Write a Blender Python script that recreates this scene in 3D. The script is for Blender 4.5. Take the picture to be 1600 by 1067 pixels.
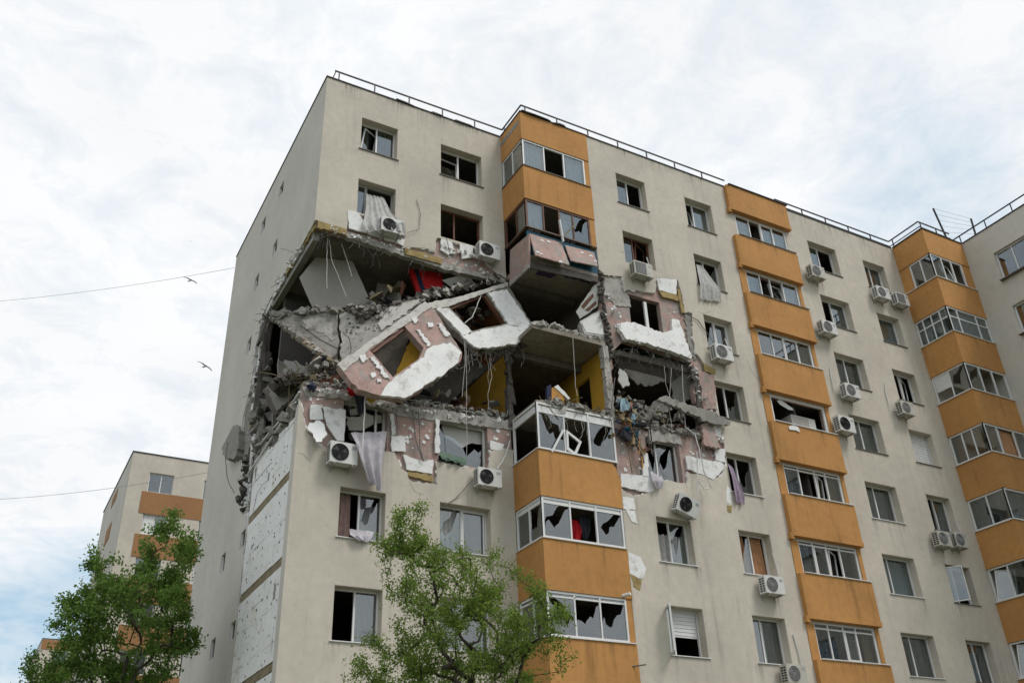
import bpy, math, random
import numpy as np
from mathutils import Vector, Matrix
from mathutils.geometry import delaunay_2d_cdt
random.seed(7); rng = np.random.default_rng(7)
for o in list(bpy.data.objects): bpy.data.objects.remove(o)
scn = bpy.context.scene
rad = math.radians
R = 26.5                                   # height of the roof edge above the ground
# ------------------------------------------------------------------ camera
CAM = Vector((-6.650, -23.730, 1.605)); FPX = 1470.66
yaw, pitch, roll = rad(-30.015), rad(30.0965), rad(-2.382)
FW = Vector((math.sin(-yaw)*math.cos(pitch), math.cos(yaw)*math.cos(pitch), math.sin(pitch)))
r0 = FW.cross(Vector((0, 0, 1))).normalized(); u0 = r0.cross(FW)
RT = math.cos(roll)*r0 + math.sin(roll)*u0; UP = -math.sin(roll)*r0 + math.cos(roll)*u0
cd = bpy.data.cameras.new('camera'); cam = bpy.data.objects.new('camera', cd); scn.collection.objects.link(cam)
cam.matrix_world = Matrix(((RT.x, UP.x, -FW.x, CAM.x), (RT.y, UP.y, -FW.y, CAM.y), (RT.z, UP.z, -FW.z, CAM.z), (0, 0, 0, 1)))
cd.sensor_width = 36; cd.lens = 36*FPX/1600; cd.clip_end = 3000; cd.clip_start = .1
scn.camera = cam
# ------------------------------------------------------------------ sky and sun
SUN_DIR = Vector((.33, -.50, .85)).normalized()
W = bpy.data.worlds.new('World'); scn.world = W; W.use_nodes = True
nt = W.node_tree; N = nt.nodes; L = nt.links; N.clear()
out = N.new('ShaderNodeOutputWorld'); bg = N.new('ShaderNodeBackground'); L.new(bg.outputs[0], out.inputs[0])
sky = N.new('ShaderNodeTexSky'); sky.sky_type = 'NISHITA'; sky.sun_disc = False
sky.sun_elevation = math.asin(SUN_DIR.z); sky.sun_rotation = math.atan2(SUN_DIR.x, SUN_DIR.y)
sky.dust_density = 2.0
SKX, SKY = -15.763, 5.326
tc = N.new('ShaderNodeTexCoord')
sep = N.new('ShaderNodeSeparateXYZ'); L.new(tc.outputs['Generated'], sep.inputs[0])
zz = N.new('ShaderNodeMath'); zz.operation = 'ADD'; zz.inputs[1].default_value = .18; L.new(sep.outputs[2], zz.inputs[0])
zm = N.new('ShaderNodeMath'); zm.operation = 'MAXIMUM'; zm.inputs[1].default_value = .06; L.new(zz.outputs[0], zm.inputs[0])
dv = N.new('ShaderNodeVectorMath'); dv.operation = 'DIVIDE'
cb = N.new('ShaderNodeCombineXYZ'); [L.new(zm.outputs[0], cb.inputs[i]) for i in range(3)]
L.new(tc.outputs['Generated'], dv.inputs[0]); L.new(cb.outputs[0], dv.inputs[1])   # a flat cloud layer
def wnoise(scale, detail, rough, loc, lo, hi, a, b):
    mp = N.new('ShaderNodeMapping'); mp.inputs['Location'].default_value = loc; L.new(dv.outputs[0], mp.inputs[0])
    n = N.new('ShaderNodeTexNoise'); n.inputs['Scale'].default_value = scale; n.inputs['Detail'].default_value = detail; n.inputs['Roughness'].default_value = rough
    n.inputs['Distortion'].default_value = .4
    L.new(mp.outputs[0], n.inputs['Vector'])
    m = N.new('ShaderNodeMapRange'); m.inputs[1].default_value = lo; m.inputs[2].default_value = hi; m.inputs[3].default_value = a; m.inputs[4].default_value = b
    L.new(n.outputs[0], m.inputs[0]); return m
big = wnoise(.5, 3, .5, (SKX, SKY, 0), .36, .52, 0, 1)
fine = wnoise(9, 8, .66, (0, 0, 0), .36, .60, .10, 1)
tone = wnoise(2.2, 5, .55, (7, 2, 0), .3, .7, .955, 1.05)
cov = N.new('ShaderNodeMath'); cov.operation = 'MULTIPLY_ADD'; cov.inputs[1].default_value = .72; cov.use_clamp = True
L.new(big.outputs[0], cov.inputs[0])
f2 = N.new('ShaderNodeMath'); f2.operation = 'MULTIPLY'; f2.inputs[1].default_value = .36; L.new(fine.outputs[0], f2.inputs[0]); L.new(f2.outputs[0], cov.inputs[2])
ccol = N.new('ShaderNodeVectorMath'); ccol.operation = 'SCALE'; ccol.inputs[0].default_value = (7.9, 8.0, 8.15); L.new(tone.outputs[0], ccol.inputs['Scale'])
blue = N.new('ShaderNodeMix'); blue.data_type = 'RGBA'; blue.inputs[0].default_value = .75
L.new(sky.outputs[0], blue.inputs[6]); blue.inputs[7].default_value = (4.0, 5.8, 7.1, 1)
mx = N.new('ShaderNodeMix'); mx.data_type = 'RGBA'
L.new(cov.outputs[0], mx.inputs[0]); L.new(blue.outputs[2], mx.inputs[6]); L.new(ccol.outputs[0], mx.inputs[7])
L.new(mx.outputs[2], bg.inputs[0]); bg.inputs[1].default_value = .1
sd = bpy.data.lights.new('sun', 'SUN'); sd.energy = 1.5; sd.angle = rad(18); sd.color = (1, .96, .9)
so = bpy.data.objects.new('sun', sd); scn.collection.objects.link(so); so.rotation_euler = SUN_DIR.to_track_quat('Z', 'Y').to_euler(); so.location = (0, -30, 60)
scn.view_settings.view_transform = 'Standard'; scn.view_settings.look = 'None'; scn.view_settings.gamma = 1; scn.view_settings.exposure = 0.28
try: scn.cycles.max_bounces = 6; scn.cycles.transparent_max_bounces = 12
except Exception: pass
# ------------------------------------------------------------------ materials
def mat(name, col, var=.12, scale=1.2, rough=.85, bump=.25, bscale=45, streak=0., col2=None, thr=(.5, .6), scale2=2.5, spec=.3, dirt=0., zsq=1.):
    m = bpy.data.materials.new(name); m.use_nodes = True; t = m.node_tree; n = t.nodes; l = t.links
    b = n['Principled BSDF']; b.inputs['Roughness'].default_value = rough; b.inputs['Specular IOR Level'].default_value = spec
    g = n.new('ShaderNodeNewGeometry')
    def noise(sc, det=5, vec=None, ro=.55):
        q = n.new('ShaderNodeTexNoise'); q.inputs['Scale'].default_value = sc; q.inputs['Detail'].default_value = det; q.inputs['Roughness'].default_value = ro
        l.new(vec or g.outputs['Position'], q.inputs['Vector']); return q
    def rng_(src, a, b2, c, d):
        q = n.new('ShaderNodeMapRange'); q.inputs[1].default_value = a; q.inputs[2].default_value = b2; q.inputs[3].default_value = c; q.inputs[4].default_value = d
        l.new(src, q.inputs[0]); return q.outputs[0]
    def mixc(f, a, b2, mode='MIX'):
        q = n.new('ShaderNodeMix'); q.data_type = 'RGBA'; q.blend_type = mode
        for s, v in ((0, f), (6, a), (7, b2)):
            if hasattr(v, 'is_output') or isinstance(v, bpy.types.NodeSocket): l.new(v, q.inputs[s])
            else: q.inputs[s].default_value = v if s == 0 else (*v, 1)
        return q.outputs[2]
    c = col
    if col2:
        f = rng_(noise(scale2, 6, ro=.6).outputs[0], thr[0], thr[1], 0, 1); c = mixc(f, col, col2)
    v1 = rng_(noise(scale, 5).outputs[0], .3, .7, 1-var, 1+var*.6)
    v2 = rng_(noise(scale*9, 4).outputs[0], .3, .7, 1-var*.5, 1+var*.4)
    def scalec(c, f):
        q = n.new('ShaderNodeVectorMath'); q.operation = 'SCALE'
        if isinstance(c, bpy.types.NodeSocket): l.new(c, q.inputs[0])
        else: q.inputs[0].default_value = c
        l.new(f, q.inputs['Scale']); return q.outputs[0]
    c = scalec(scalec(c, v1), v2)
    if streak:
        mp = n.new('ShaderNodeMapping'); mp.inputs['Scale'].default_value = (5, 5, .22); l.new(g.outputs['Position'], mp.inputs[0])
        s1 = rng_(noise(1, 4, mp.outputs[0]).outputs[0], .52, .75, 0, 1); s2 = rng_(noise(.45, 3).outputs[0], .45, .65, 0, 1)
        mu = n.new('ShaderNodeMath'); mu.operation = 'MULTIPLY'; l.new(s1, mu.inputs[0]); l.new(s2, mu.inputs[1])
        c = scalec(c, rng_(mu.outputs[0], 0, 1, 1, 1-streak))
    if dirt:
        c = scalec(c, rng_(noise(6, 8, ro=.7).outputs[0], .5, .72, 1, 1-dirt))
    l.new(c, b.inputs['Base Color'])
    if bump:
        bp = n.new('ShaderNodeBump'); bp.inputs['Strength'].default_value = bump; bp.inputs['Distance'].default_value = .02
        l.new(noise(bscale, 5, ro=.65).outputs[0], bp.inputs['Height']); l.new(bp.outputs[0], b.inputs['Normal'])
    return m
M = {}
M['stucco'] = mat('beige_render', (.55, .503, .425), .12, .4, .92, .22, 60, streak=.24, dirt=.10)
M['stucco2'] = mat('shade_grey_render', (.545, .52, .465), .10, .35, .92, .22, 60, streak=.15)  # same render, greyed in its colour for walls turned from the sun
M['orange'] = mat('orange_render', (.485, .245, .082), .14, .5, .9, .2, 60, streak=.38, dirt=.12)
M['eps'] = mat('white_foam', (.80, .80, .79), .06, 1.5, .8, .12, 50, dirt=.10)
M['wallslab'] = mat('stained_concrete', (.31, .295, .265), .25, 1.5, .95, .8, 18, col2=(.19, .178, .158), thr=(.5, .6), scale2=2.2, dirt=.4)
M['epsd'] = mat('soiled_foam', (.78, .775, .76), .08, 1.5, .85, .3, 40, col2=(.52, .50, .47), thr=(.54, .70), scale2=3.5, dirt=.22)
M['orange_haze'] = mat('haze_muted_orange_render', (.32, .165, .075), .1, .5, .9, .2, 40)  # orange of the far blocks, with distance haze mixed into the colour
M['acw2'] = mat('aged_ac_casing', (.50, .48, .42), .12, 2, .6, .05, 30, dirt=.25)
M['wool'] = mat('mineral_wool', (.36, .27, .12), .3, 3, 1, .8, 30)
M['woold'] = mat('dirty_wool', (.25, .205, .13), .3, 3, 1, .8, 30)
M['core'] = mat('old_pink_paint', (.43, .295, .26), .2, 1.6, .9, .35, 40, col2=(.34, .305, .275), thr=(.46, .62), scale2=2.6, dirt=.3)
M['conc'] = mat('broken_concrete', (.28, .265, .24), .22, 1.5, .95, .7, 14, dirt=.35)
M['concl'] = mat('pale_concrete', (.42, .40, .365), .2, 1.5, .95, .6, 14, col2=(.29, .27, .24), thr=(.5, .64), scale2=3, dirt=.35)
M['concd'] = mat('shade_dark_concrete', (.12, .108, .096), .35, 1.5, .95, .8, 12, dirt=.4)  # concrete colour lowered to paint in the deep shade of the hole
M['soffit'] = mat('stained_shade_soffit', (.17, .15, .126), .35, .9, .95, .3, 25, dirt=.35)  # random stains, on a base darkened to stand for indoor shade
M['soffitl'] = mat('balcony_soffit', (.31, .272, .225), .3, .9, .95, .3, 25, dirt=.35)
M['plaster'] = mat('interior_plaster', (.40, .38, .35), .12, .8, .9, .15, 30)
M['plasterw'] = mat('white_plaster', (.56, .55, .52), .08, .8, .9, .12, 30)
M['plasterd'] = mat('dusty_white_plaster', (.56, .54, .50), .12, 1.5, .9, .4, 25, col2=(.40, .375, .34), thr=(.52, .66), scale2=4, dirt=.25)
M['epsb'] = mat('weathered_foam_board', (.80, .80, .785), .06, 1.2, .85, .2, 45, streak=.30, col2=(.66, .62, .54), thr=(.55, .72), scale2=1.3, dirt=.14)
M['cplast'] = mat('beige_plaster_edge', (.44, .36, .28), .2, 1.5, .9, .4, 25, dirt=.3)
M['dark'] = mat('shade_dark_paint', (.085, .077, .07), .15, .8, .9, .1, 30)  # room shade put into the paint: albedo lowered for deeper blacks
M['yellow'] = mat('ochre_paint', (.52, .30, .035), .12, 1, .85, .2, 30, dirt=.2)
M['brown'] = mat('brown_orange_paint', (.27, .105, .035), .1, 1, .85, .1, 30)
M['greenp'] = mat('green_paint', (.06, .10, .06), .1, 1, .85, .1, 30)
M['brick'] = mat('red_brick', (.25, .065, .05), .25, 5, .95, .6, 30)
M['pvc'] = mat('white_pvc', (.70, .70, .69), .04, 2, .45, 0, dirt=.05)
M['wood'] = mat('brown_wood', (.14, .06, .035), .25, 4, .6, .2, 40)
M['acw'] = mat('ac_white', (.62, .615, .59), .06, 2, .5, .03, 30, dirt=.10)
M['black'] = mat('black_metal', (.018, .018, .02), .1, 3, .5, 0)
M['blackp'] = mat('black_plastic', (.012, .012, .013), .1, 3, .6, 0)
M['metal'] = mat('grey_metal', (.35, .35, .35), .1, 3, .45, 0)
M['wire'] = mat('white_cable', (.55, .53, .50), .05, 3, .6, 0)
M['wired'] = mat('grey_cable', (.14, .13, .12), .05, 3, .6, 0)
M['flash'] = mat('dark_flashing', (.03, .03, .032), .1, 3, .6, 0)
M['sill'] = mat('sill_metal', (.16, .14, .12), .15, 3, .6, 0)
M['red'] = mat('red_fabric', (.50, .012, .015), .15, 2, .8, .2, 60)
M['navy'] = mat('navy_fabric', (.015, .02, .05), .15, 2, .8, .2, 60)
M['purple'] = mat('purple_paint', (.065, .04, .10), .15, 2, .8, .2, 40)
M['teal'] = mat('teal_paint', (.03, .10, .15), .15, 2, .8, .2, 40)
M['orangec'] = mat('dusty_orange_wood', (.48, .24, .06), .25, 3, .8, .3, 30, dirt=.2)
M['gravelg'] = mat('grass_ground', (.07, .09, .035), .4, .5, 1, .5, 10, col2=(.16, .14, .11), thr=(.5, .58), scale2=.15)
M['bark'] = mat('bark', (.075, .06, .048), .3, 6, .95, .8, 25)
M['birdg'] = mat('gull_grey', (.42, .42, .43), .1, 3, .8, 0)
def cloth(name, col, tr=.35):
    m = bpy.data.materials.new(name); m.use_nodes = True; n = m.node_tree.nodes; l = m.node_tree.links
    b = n['Principled BSDF']; b.inputs['Base Color'].default_value = (*col, 1); b.inputs['Roughness'].default_value = .9; b.inputs['Specular IOR Level'].default_value = .1
    t = n.new('ShaderNodeBsdfTranslucent'); t.inputs[0].default_value = (*col, 1)
    x = n.new('ShaderNodeMixShader'); x.inputs[0].default_value = tr
    q = n.new('ShaderNodeTexNoise'); q.inputs['Scale'].default_value = 7; q.inputs['Detail'].default_value = 6
    g = n.new('ShaderNodeNewGeometry'); l.new(g.outputs['Position'], q.inputs['Vector'])
    k = n.new('ShaderNodeMapRange'); k.inputs[1].default_value = .35; k.inputs[2].default_value = .7; k.inputs[3].default_value = 1.05; k.inputs[4].default_value = .78
    l.new(q.outputs[0], k.inputs[0])
    s = n.new('ShaderNodeVectorMath'); s.operation = 'SCALE'; s.inputs[0].default_value = col; l.new(k.outputs[0], s.inputs['Scale'])
    l.new(s.outputs[0], b.inputs['Base Color']); l.new(s.outputs[0], t.inputs[0])
    l.new(b.outputs[0], x.inputs[1]); l.new(t.outputs[0], x.inputs[2]); l.new(x.outputs[0], n['Material Output'].inputs[0])
    return m
M['cwhite'] = cloth('white_sheer', (.68, .67, .65)); M['cgrey'] = cloth('grey_sheer', (.33, .33, .33)); M['cpink'] = cloth('dusty_pink_fabric', (.42, .28, .25), .2)
M['cpeach'] = cloth('peach_fabric', (.55, .30, .16), .2); M['clilac'] = cloth('lilac_fabric', (.46, .37, .47), .2); M['cgreen'] = cloth('green_blanket', (.14, .20, .15), .1)
M['cdark'] = cloth('dark_fabric', (.05, .05, .06), .1); M['cred'] = cloth('red_jacket', (.45, .02, .025), .1); M['cblue'] = cloth('blue_grey_fabric', (.30, .42, .48), .1)
M['cbeige'] = cloth('tan_fabric', (.42, .30, .18), .1); M['cyel'] = cloth('yellow_fabric', (.62, .42, .05), .1); M['clav'] = cloth('pale_lavender_sheet', (.60, .57, .61), .25)
M['leafa'] = cloth('spring_leaf', (.20, .29, .06), .42); M['leafb'] = cloth('linden_leaf', (.15, .25, .055), .45)
def glassmat():
    m = bpy.data.materials.new('window_glass'); m.use_nodes = True; n = m.node_tree.nodes; l = m.node_tree.links; n.remove(n['Principled BSDF'])
    t = n.new('ShaderNodeBsdfTransparent'); t.inputs[0].default_value = (.72, .76, .76, 1)
    g = n.new('ShaderNodeBsdfGlossy'); g.inputs['Roughness'].default_value = .02; g.inputs[0].default_value = (.9, .93, .95, 1)
    w = n.new('ShaderNodeLayerWeight'); w.inputs[0].default_value = .5
    p = n.new('ShaderNodeMath'); p.operation = 'POWER'; p.inputs[1].default_value = 4; l.new(w.outputs['Facing'], p.inputs[0])
    f = n.new('ShaderNodeMath'); f.operation = 'MULTIPLY_ADD'; f.inputs[1].default_value = .85; f.inputs[2].default_value = .15; l.new(p.outputs[0], f.inputs[0])
    x = n.new('ShaderNodeMixShader'); l.new(f.outputs[0], x.inputs[0]); l.new(t.outputs[0], x.inputs[1]); l.new(g.outputs[0], x.inputs[2])
    l.new(x.outputs[0], n['Material Output'].inputs[0]); return m
M['glass'] = glassmat()
# ------------------------------------------------------------------ helpers
def ray(u, v): return FW + (u-800)/FPX*RT - (v-533.5)/FPX*UP
def onY(u, v, y): d = ray(u, v); return CAM + d*((y-CAM.y)/d.y)
def onX(u, v, x): d = ray(u, v); return CAM + d*((x-CAM.x)/d.x)
def onP(u, v, p, n): d = ray(u, v); return CAM + d*((Vector(p)-CAM).dot(n)/d.dot(n))
def far(u, v, t): return CAM + ray(u, v)*t
def fy(y, pts): return [(lambda p: (p.x, p.z))(onY(u, v, y)) for u, v in pts]
def fx(x, pts): return [(lambda p: (p.y, p.z))(onX(u, v, x)) for u, v in pts]
def rough2(loop, amp, step):
    o = []
    for i, a in enumerate(loop):
        b = loop[(i+1) % len(loop)]; a = Vector(a); b = Vector(b); d = b-a; n = max(1, int(d.length/step))
        nrm = Vector((-d.y, d.x)).normalized() if d.length > 1e-6 else Vector((0, 0))
        o.append(tuple(a))
        for k in range(1, n): o.append(tuple(a+d*((k+random.uniform(-.3, .3))/n)+nrm*random.gauss(0, amp)))
    return o
def rpath(pts, amp=.03, step=.12):
    o = []
    for a, b in zip(pts, pts[1:]):
        o += rough2([a, b], amp, step)[:-1] if (Vector(b)-Vector(a)).length > step*2 else [a]
        o = [p for i, p in enumerate(o) if i == 0 or p != o[i-1]]
    # rough2 closes the loop: keep only the outward half
    return o
def rline(pts, amp=.03, step=.12):
    o = []
    for a, b in zip(pts, pts[1:]):
        a = Vector(a); b = Vector(b); d = b-a; n = max(1, int(d.length/step)); nrm = Vector((-d.y, d.x)).normalized()
        o.append(tuple(a))
        for k in range(1, n): o.append(tuple(a+d*((k+random.uniform(-.3, .3))/n)+nrm*random.gauss(0, amp)))
    o.append(tuple(pts[-1])); return o
def inside(p, loop):
    x, y = p; c = False; j = len(loop)-1
    for i in range(len(loop)):
        xi, yi = loop[i]; xj, yj = loop[j]
        if (yi > y) != (yj > y) and x < (xj-xi)*(y-yi)/(yj-yi)+xi: c = not c
        j = i
    return c
class MB:
    def __init__(s): s.v = []; s.f = []
    def add(s, vs, fs):
        o = len(s.v); s.v += [tuple(p) for p in vs]; s.f += [tuple(i+o for i in f) for f in fs]; return s
    def box(s, x0, x1, y0, y1, z0, z1, m=None):
        vs = [(x, y, z) for z in (z0, z1) for y in (y0, y1) for x in (x0, x1)]
        if m is not None: vs = [m @ Vector(p) for p in vs]
        return s.add(vs, [(0, 2, 3, 1), (4, 5, 7, 6), (0, 1, 5, 4), (1, 3, 7, 5), (3, 2, 6, 7), (2, 0, 4, 6)])
    def prism(s, poly, z0, z1):
        n = len(poly); a = sum(poly[i][0]*poly[(i+1) % n][1]-poly[(i+1) % n][0]*poly[i][1] for i in range(n))
        if a < 0: poly = poly[::-1]
        loops = [poly]; return s.plate(poly, [], lambda p: Vector((p[0], p[1], z1)), Vector((0, 0, -(z1-z0))))
    def plate(s, outer, holes, fn, thick):
        """outer and holes: 2-D loops, fn: 2-D -> 3-D front face, thick: vector from the front face to the back face"""
        loops = [outer]+holes; vs = []; es = []
        for lp in loops:
            o = len(vs); vs += [Vector(p) for p in lp]; es += [(o+i, o+(i+1) % len(lp)) for i in range(len(lp))]
        rv, re, rf, *_ = delaunay_2d_cdt(vs, es, [], 0, 1e-6)
        tri = []
        for f in rf:
            c = sum((rv[i] for i in f), Vector((0, 0)))/len(f)
            if inside(c, outer) and not any(inside(c, h) for h in holes): tri.append(tuple(f))
        P = [Vector(fn(tuple(p))) for p in rv]; n = len(P)
        if not tri: return s
        a, b, c = (P[i] for i in tri[0][:3]); flip = (b-a).cross(c-a).dot(thick) > 0
        t2 = [f[::-1] for f in tri] if flip else tri
        edges = {}
        for f in t2:
            for i in range(len(f)): edges[(f[i], f[(i+1) % len(f)])] = 1
        sides = [(a, n+a, n+b, b) for (a, b) in edges if (b, a) not in edges]
        return s.add(P+[p+thick for p in P], list(t2)+[tuple(i+n for i in f[::-1]) for f in t2]+sides)
    def tube(s, pts, r, n=6, r2=None):
        pts = [Vector(p) for p in pts]; k = len(pts); vs = []; fs = []
        for i, p in enumerate(pts):
            d = (pts[min(i+1, k-1)]-pts[max(i-1, 0)]).normalized(); a = d.cross(Vector((.31, .2, .93))).normalized() if abs(d.z) < .95 else d.cross(Vector((1, 0, 0))).normalized()
            b = d.cross(a); rr = r if r2 is None else r+(r2-r)*i/max(1, k-1)
            vs += [p+(a*math.cos(2*math.pi*j/n)+b*math.sin(2*math.pi*j/n))*rr for j in range(n)]
        for i in range(k-1): fs += [(i*n+j, i*n+(j+1) % n, (i+1)*n+(j+1) % n, (i+1)*n+j) for j in range(n)]
        fs += [tuple(range(n))[::-1], tuple((k-1)*n+j for j in range(n))]
        return s.add(vs, fs)
    def bar(s, a, b, w, h):
        a = Vector(a); b = Vector(b); d = (b-a); x = d.normalized(); y = x.cross(Vector((0, 0, 1)));
        if y.length < .05: y = x.cross(Vector((0, 1, 0)))
        y.normalize(); z = y.cross(x); m = Matrix(((x.x, y.x, z.x, a.x), (x.y, y.y, z.y, a.y), (x.z, y.z, z.z, a.z), (0, 0, 0, 1)))
        return s.box(0, d.length, -w/2, w/2, -h/2, h/2, m)
    def disc(s, c, r, y0, y1, n=24):
        vs = [(c[0]+r*math.cos(2*math.pi*i/n), y, c[1]+r*math.sin(2*math.pi*i/n)) for y in (y0, y1) for i in range(n)]
        return s.add(vs, [tuple(range(n)), tuple(range(2*n-1, n-1, -1))]+[(i, n+i, n+(i+1) % n, (i+1) % n) for i in range(n)])
    def ring(s, c, ra, rb, y0, y1, n=24):
        vs = [(c[0]+r*math.cos(2*math.pi*i/n), y, c[1]+r*math.sin(2*math.pi*i/n)) for r in (ra, rb) for y in (y0, y1) for i in range(n)]; f = []
        for i in range(n):
            j = (i+1) % n; a, b, c2, d = i, n+i, 2*n+i, 3*n+i; a2, b2, e2, d2 = j, n+j, 2*n+j, 3*n+j
            f += [(a, a2, e2, c2), (b, d, d2, b2), (c2, e2, d2, d), (a, b, b2, a2)]
        return s.add(vs, f)
    def chunk(s, c, size, rot=None, jit=.22):
        m = (rot or Matrix.Rotation(random.uniform(0, 6.3), 3, Vector((random.gauss(0, 1), random.gauss(0, 1), random.gauss(0, 1))).normalized()))
        vs = []
        for z in (-1, 1):
            for x, y in ((-1, -1), (0, -1.15), (1, -1), (1.1, 0), (1, 1), (-.1, 1.1), (-1, 1)):
                k = 1 if z < 0 else random.uniform(.55, 1)
                p = Vector(((x*k+random.gauss(0, jit))*size[0]/2, (y*k+random.gauss(0, jit))*size[1]/2, (z+random.gauss(0, jit))*size[2]/2)); vs.append(Vector(c)+m @ p)
        n = 7; mid0 = sum(vs[:7], Vector())/7; mid1 = sum(vs[7:], Vector())/7; vs += [mid0, mid1]
        fs = [(i, i+n, (i+1) % n+n, (i+1) % n)[::-1] for i in range(n)]+[(14, (i+1) % n, i) for i in range(n)]+[(15, n+i, n+(i+1) % n) for i in range(n)]
        return s.add(vs, fs)
    def loft(s, A, B, n=14, m=16, amp=.05, folds=4, nrm=(0, -1, 0), ph=0., taper=.3):
        """cloth between two edge polylines with folds"""
        A = [Vector(p) for p in A]; B = [Vector(p) for p in B]; nrm = Vector(nrm)
        def samp(P, t):
            t *= len(P)-1; i = min(int(t), len(P)-2); return P[i].lerp(P[i+1], t-i)
        vs = []
        for j in range(m+1):
            t = j/m; a = samp(A, t); b = samp(B, t)
            for i in range(n+1):
                q = i/n; w = amp*(taper+(1-taper)*t)*(math.sin(q*folds*2*math.pi+ph+.7*math.sin(t*3+ph))+.4*math.sin(q*folds*3.3+ph*2+t*2.5))
                vs.append(a.lerp(b, q)+nrm*w+Vector((0, 0, .25*amp*math.sin(q*folds*2.1+ph) if j == m else 0)))
        return s.add(vs, [(j*(n+1)+i, j*(n+1)+i+1, (j+1)*(n+1)+i+1, (j+1)*(n+1)+i) for j in range(m) for i in range(n)])
    def mesh(s, name, mt):
        me = bpy.data.meshes.new(name); me.from_pydata(s.v, [], s.f); me.materials.append(M[mt] if isinstance(mt, str) else mt); me.update(); return me
    def build(s, name, mt, parent=None, smooth=False):
        me = s.mesh(name, mt)
        if smooth: me.polygons.foreach_set('use_smooth', [True]*len(me.polygons))
        o = bpy.data.objects.new(name, me); scn.collection.objects.link(o); o.parent = parent; return o
def tag(o, label=None, cat=None, group=None, kind=None):
    if label: o['label'] = label
    if cat: o['category'] = cat
    if group: o['group'] = group
    if kind or cat: o['kind'] = kind or 'thing'
    return o
def empty(name, loc=(0, 0, 0), rz=0, parent=None):
    o = bpy.data.objects.new(name, None); scn.collection.objects.link(o); o.location = loc; o.rotation_euler = (0, 0, rz); o.parent = parent; o.empty_display_size = .2; return o
def link(me, name, parent, loc=(0, 0, 0), rot=(0, 0, 0)):
    o = bpy.data.objects.new(name, me); scn.collection.objects.link(o); o.parent = parent; o.location = loc; o.rotation_euler = rot; return o
rect = lambda a, b, c, d: [(a, c), (b, c), (b, d), (a, d)]
# ------------------------------------------------------------------ layout of the block
H = 2.75
WT = lambda k: R-1.315-H*k
WB = lambda k: R-2.755-H*k
BT = lambda k: R+.209-H*k
BB = lambda k: R-1.282-H*k
FL = lambda k: R-3.65-H*k
Y1 = -1.53; D = 12.17; XW = 29.35; SK = .085
COL = {'A': (1.35, 2.73), 'B': (4.395, 6.083), 'C': (11.05, 12.435), 'D': (14.36, 15.74), 'E': (20.98, 22.66), 'F': (24.30, 25.69)}
# ground
g = MB().box(-700, 900, -500, 1500, -1, 0).build('ground', 'gravelg'); tag(g, kind='structure')
bld = empty('apartment_building', (0, 0, 0))
tag(bld, 'beige and orange apartment block with two blasted-out storeys at its left corner', 'building')
Yf = lambda y: (lambda p: (p[0], y, p[1]))
Xf = lambda x: (lambda p: (x, p[0], p[1]))
hol = lambda c, k: rect(COL[c][0], COL[c][1], WB(k), WT(k))
def jit2(l, a=.03): return [l[0]]+[(x+random.gauss(0, a), z+random.gauss(0, a)) for x, z in l[1:-1]]+[l[-1]]
RN = .014
# --- left section (windows A and B), plane Y = 0
core_bot = rline([(.09, 20.0), (1.5, 19.96), (3.3, 20.02), (5, 19.98), (6.9, 19.96)], .03, .15)
MB().plate(core_bot+[(6.93, R-.01), (.09, R-.01)], [hol(c, k) for c in 'AB' for k in (0, 1)], Yf(SK+.005), Vector((0, .2, 0))).build('wall', 'core', bld)
sk = [(0, 20.22)]+rline([(.0, 20.22)]+fy(0, [(520, 352), (542, 359)])+[(1.1, 20.5), (1.14, 20.93), (2.85, 20.93)]+fy(0, [(634, 367), (629, 386), (655, 387), (680, 392)])+[(4.28, 20.9), (6.16, 20.9), (6.2, 20.4), (6.45, 20.15), (6.93, 20.02)], .018, .12)[1:]
MB().plate(sk+[(6.93, R), (0, R)], [hol(c, k) for c in 'AB' for k in (0, 1)], Yf(0), Vector((0, RN, 0))).build('render_coat', 'stucco', bld)
MB().plate(jit2(sk)+[(6.93, R), (.002, R)], [hol(c, k) for c in 'AB' for k in (0, 1)], Yf(RN+.002), Vector((0, SK-RN-.002, 0))).build('insulation_layer', 'eps', bld)
core_top = rline([(6.93, 14.5), (5.5, 14.42), (4.4, 14.5), (3.2, 14.38), (1.8, 14.55), (.5, 14.4), (.09, 14.25)], .04, .15)
MB().plate([(.09, 0), (6.93, 0)]+core_top, [hol(c, k) for c in 'AB' for k in range(4, 9)], Yf(SK+.005), Vector((0, .2, 0))).build('wall', 'core', bld)
st = rline([(6.93, 13.35)]+fy(0, [(803, 703), (785, 701), (766, 705), (764, 728)])+[(6.15, 12.66), (4.33, 12.66)]+fy(0, [(682, 722), (683, 757), (640, 750), (637, 738), (627, 732), (617, 707), (603, 705), (540, 715), (517, 706), (492, 690), (478, 668), (473, 644), (467, 622)])+[(0, 13.85)], .02, .1)
MB().plate([(0, 0), (6.93, 0)]+st, [hol(c, k) for c in 'AB' for k in range(5, 9)], Yf(0), Vector((0, RN, 0))).build('render_coat', 'stucco', bld)
MB().plate([(.002, 0), (6.93, 0)]+jit2(st), [hol(c, k) for c in 'AB' for k in range(5, 9)], Yf(RN+.002), Vector((0, SK-RN-.002, 0))).build('insulation_layer', 'eps', bld)
MB().box(-.0005, .01, RN+.0, SK+.004, 0, 13.75).build('corner_bead', 'stucco2', bld); MB().box(-.0005, .01, RN+.0, SK+.004, 20.25, R-.001).build('corner_bead', 'stucco2', bld)
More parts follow.
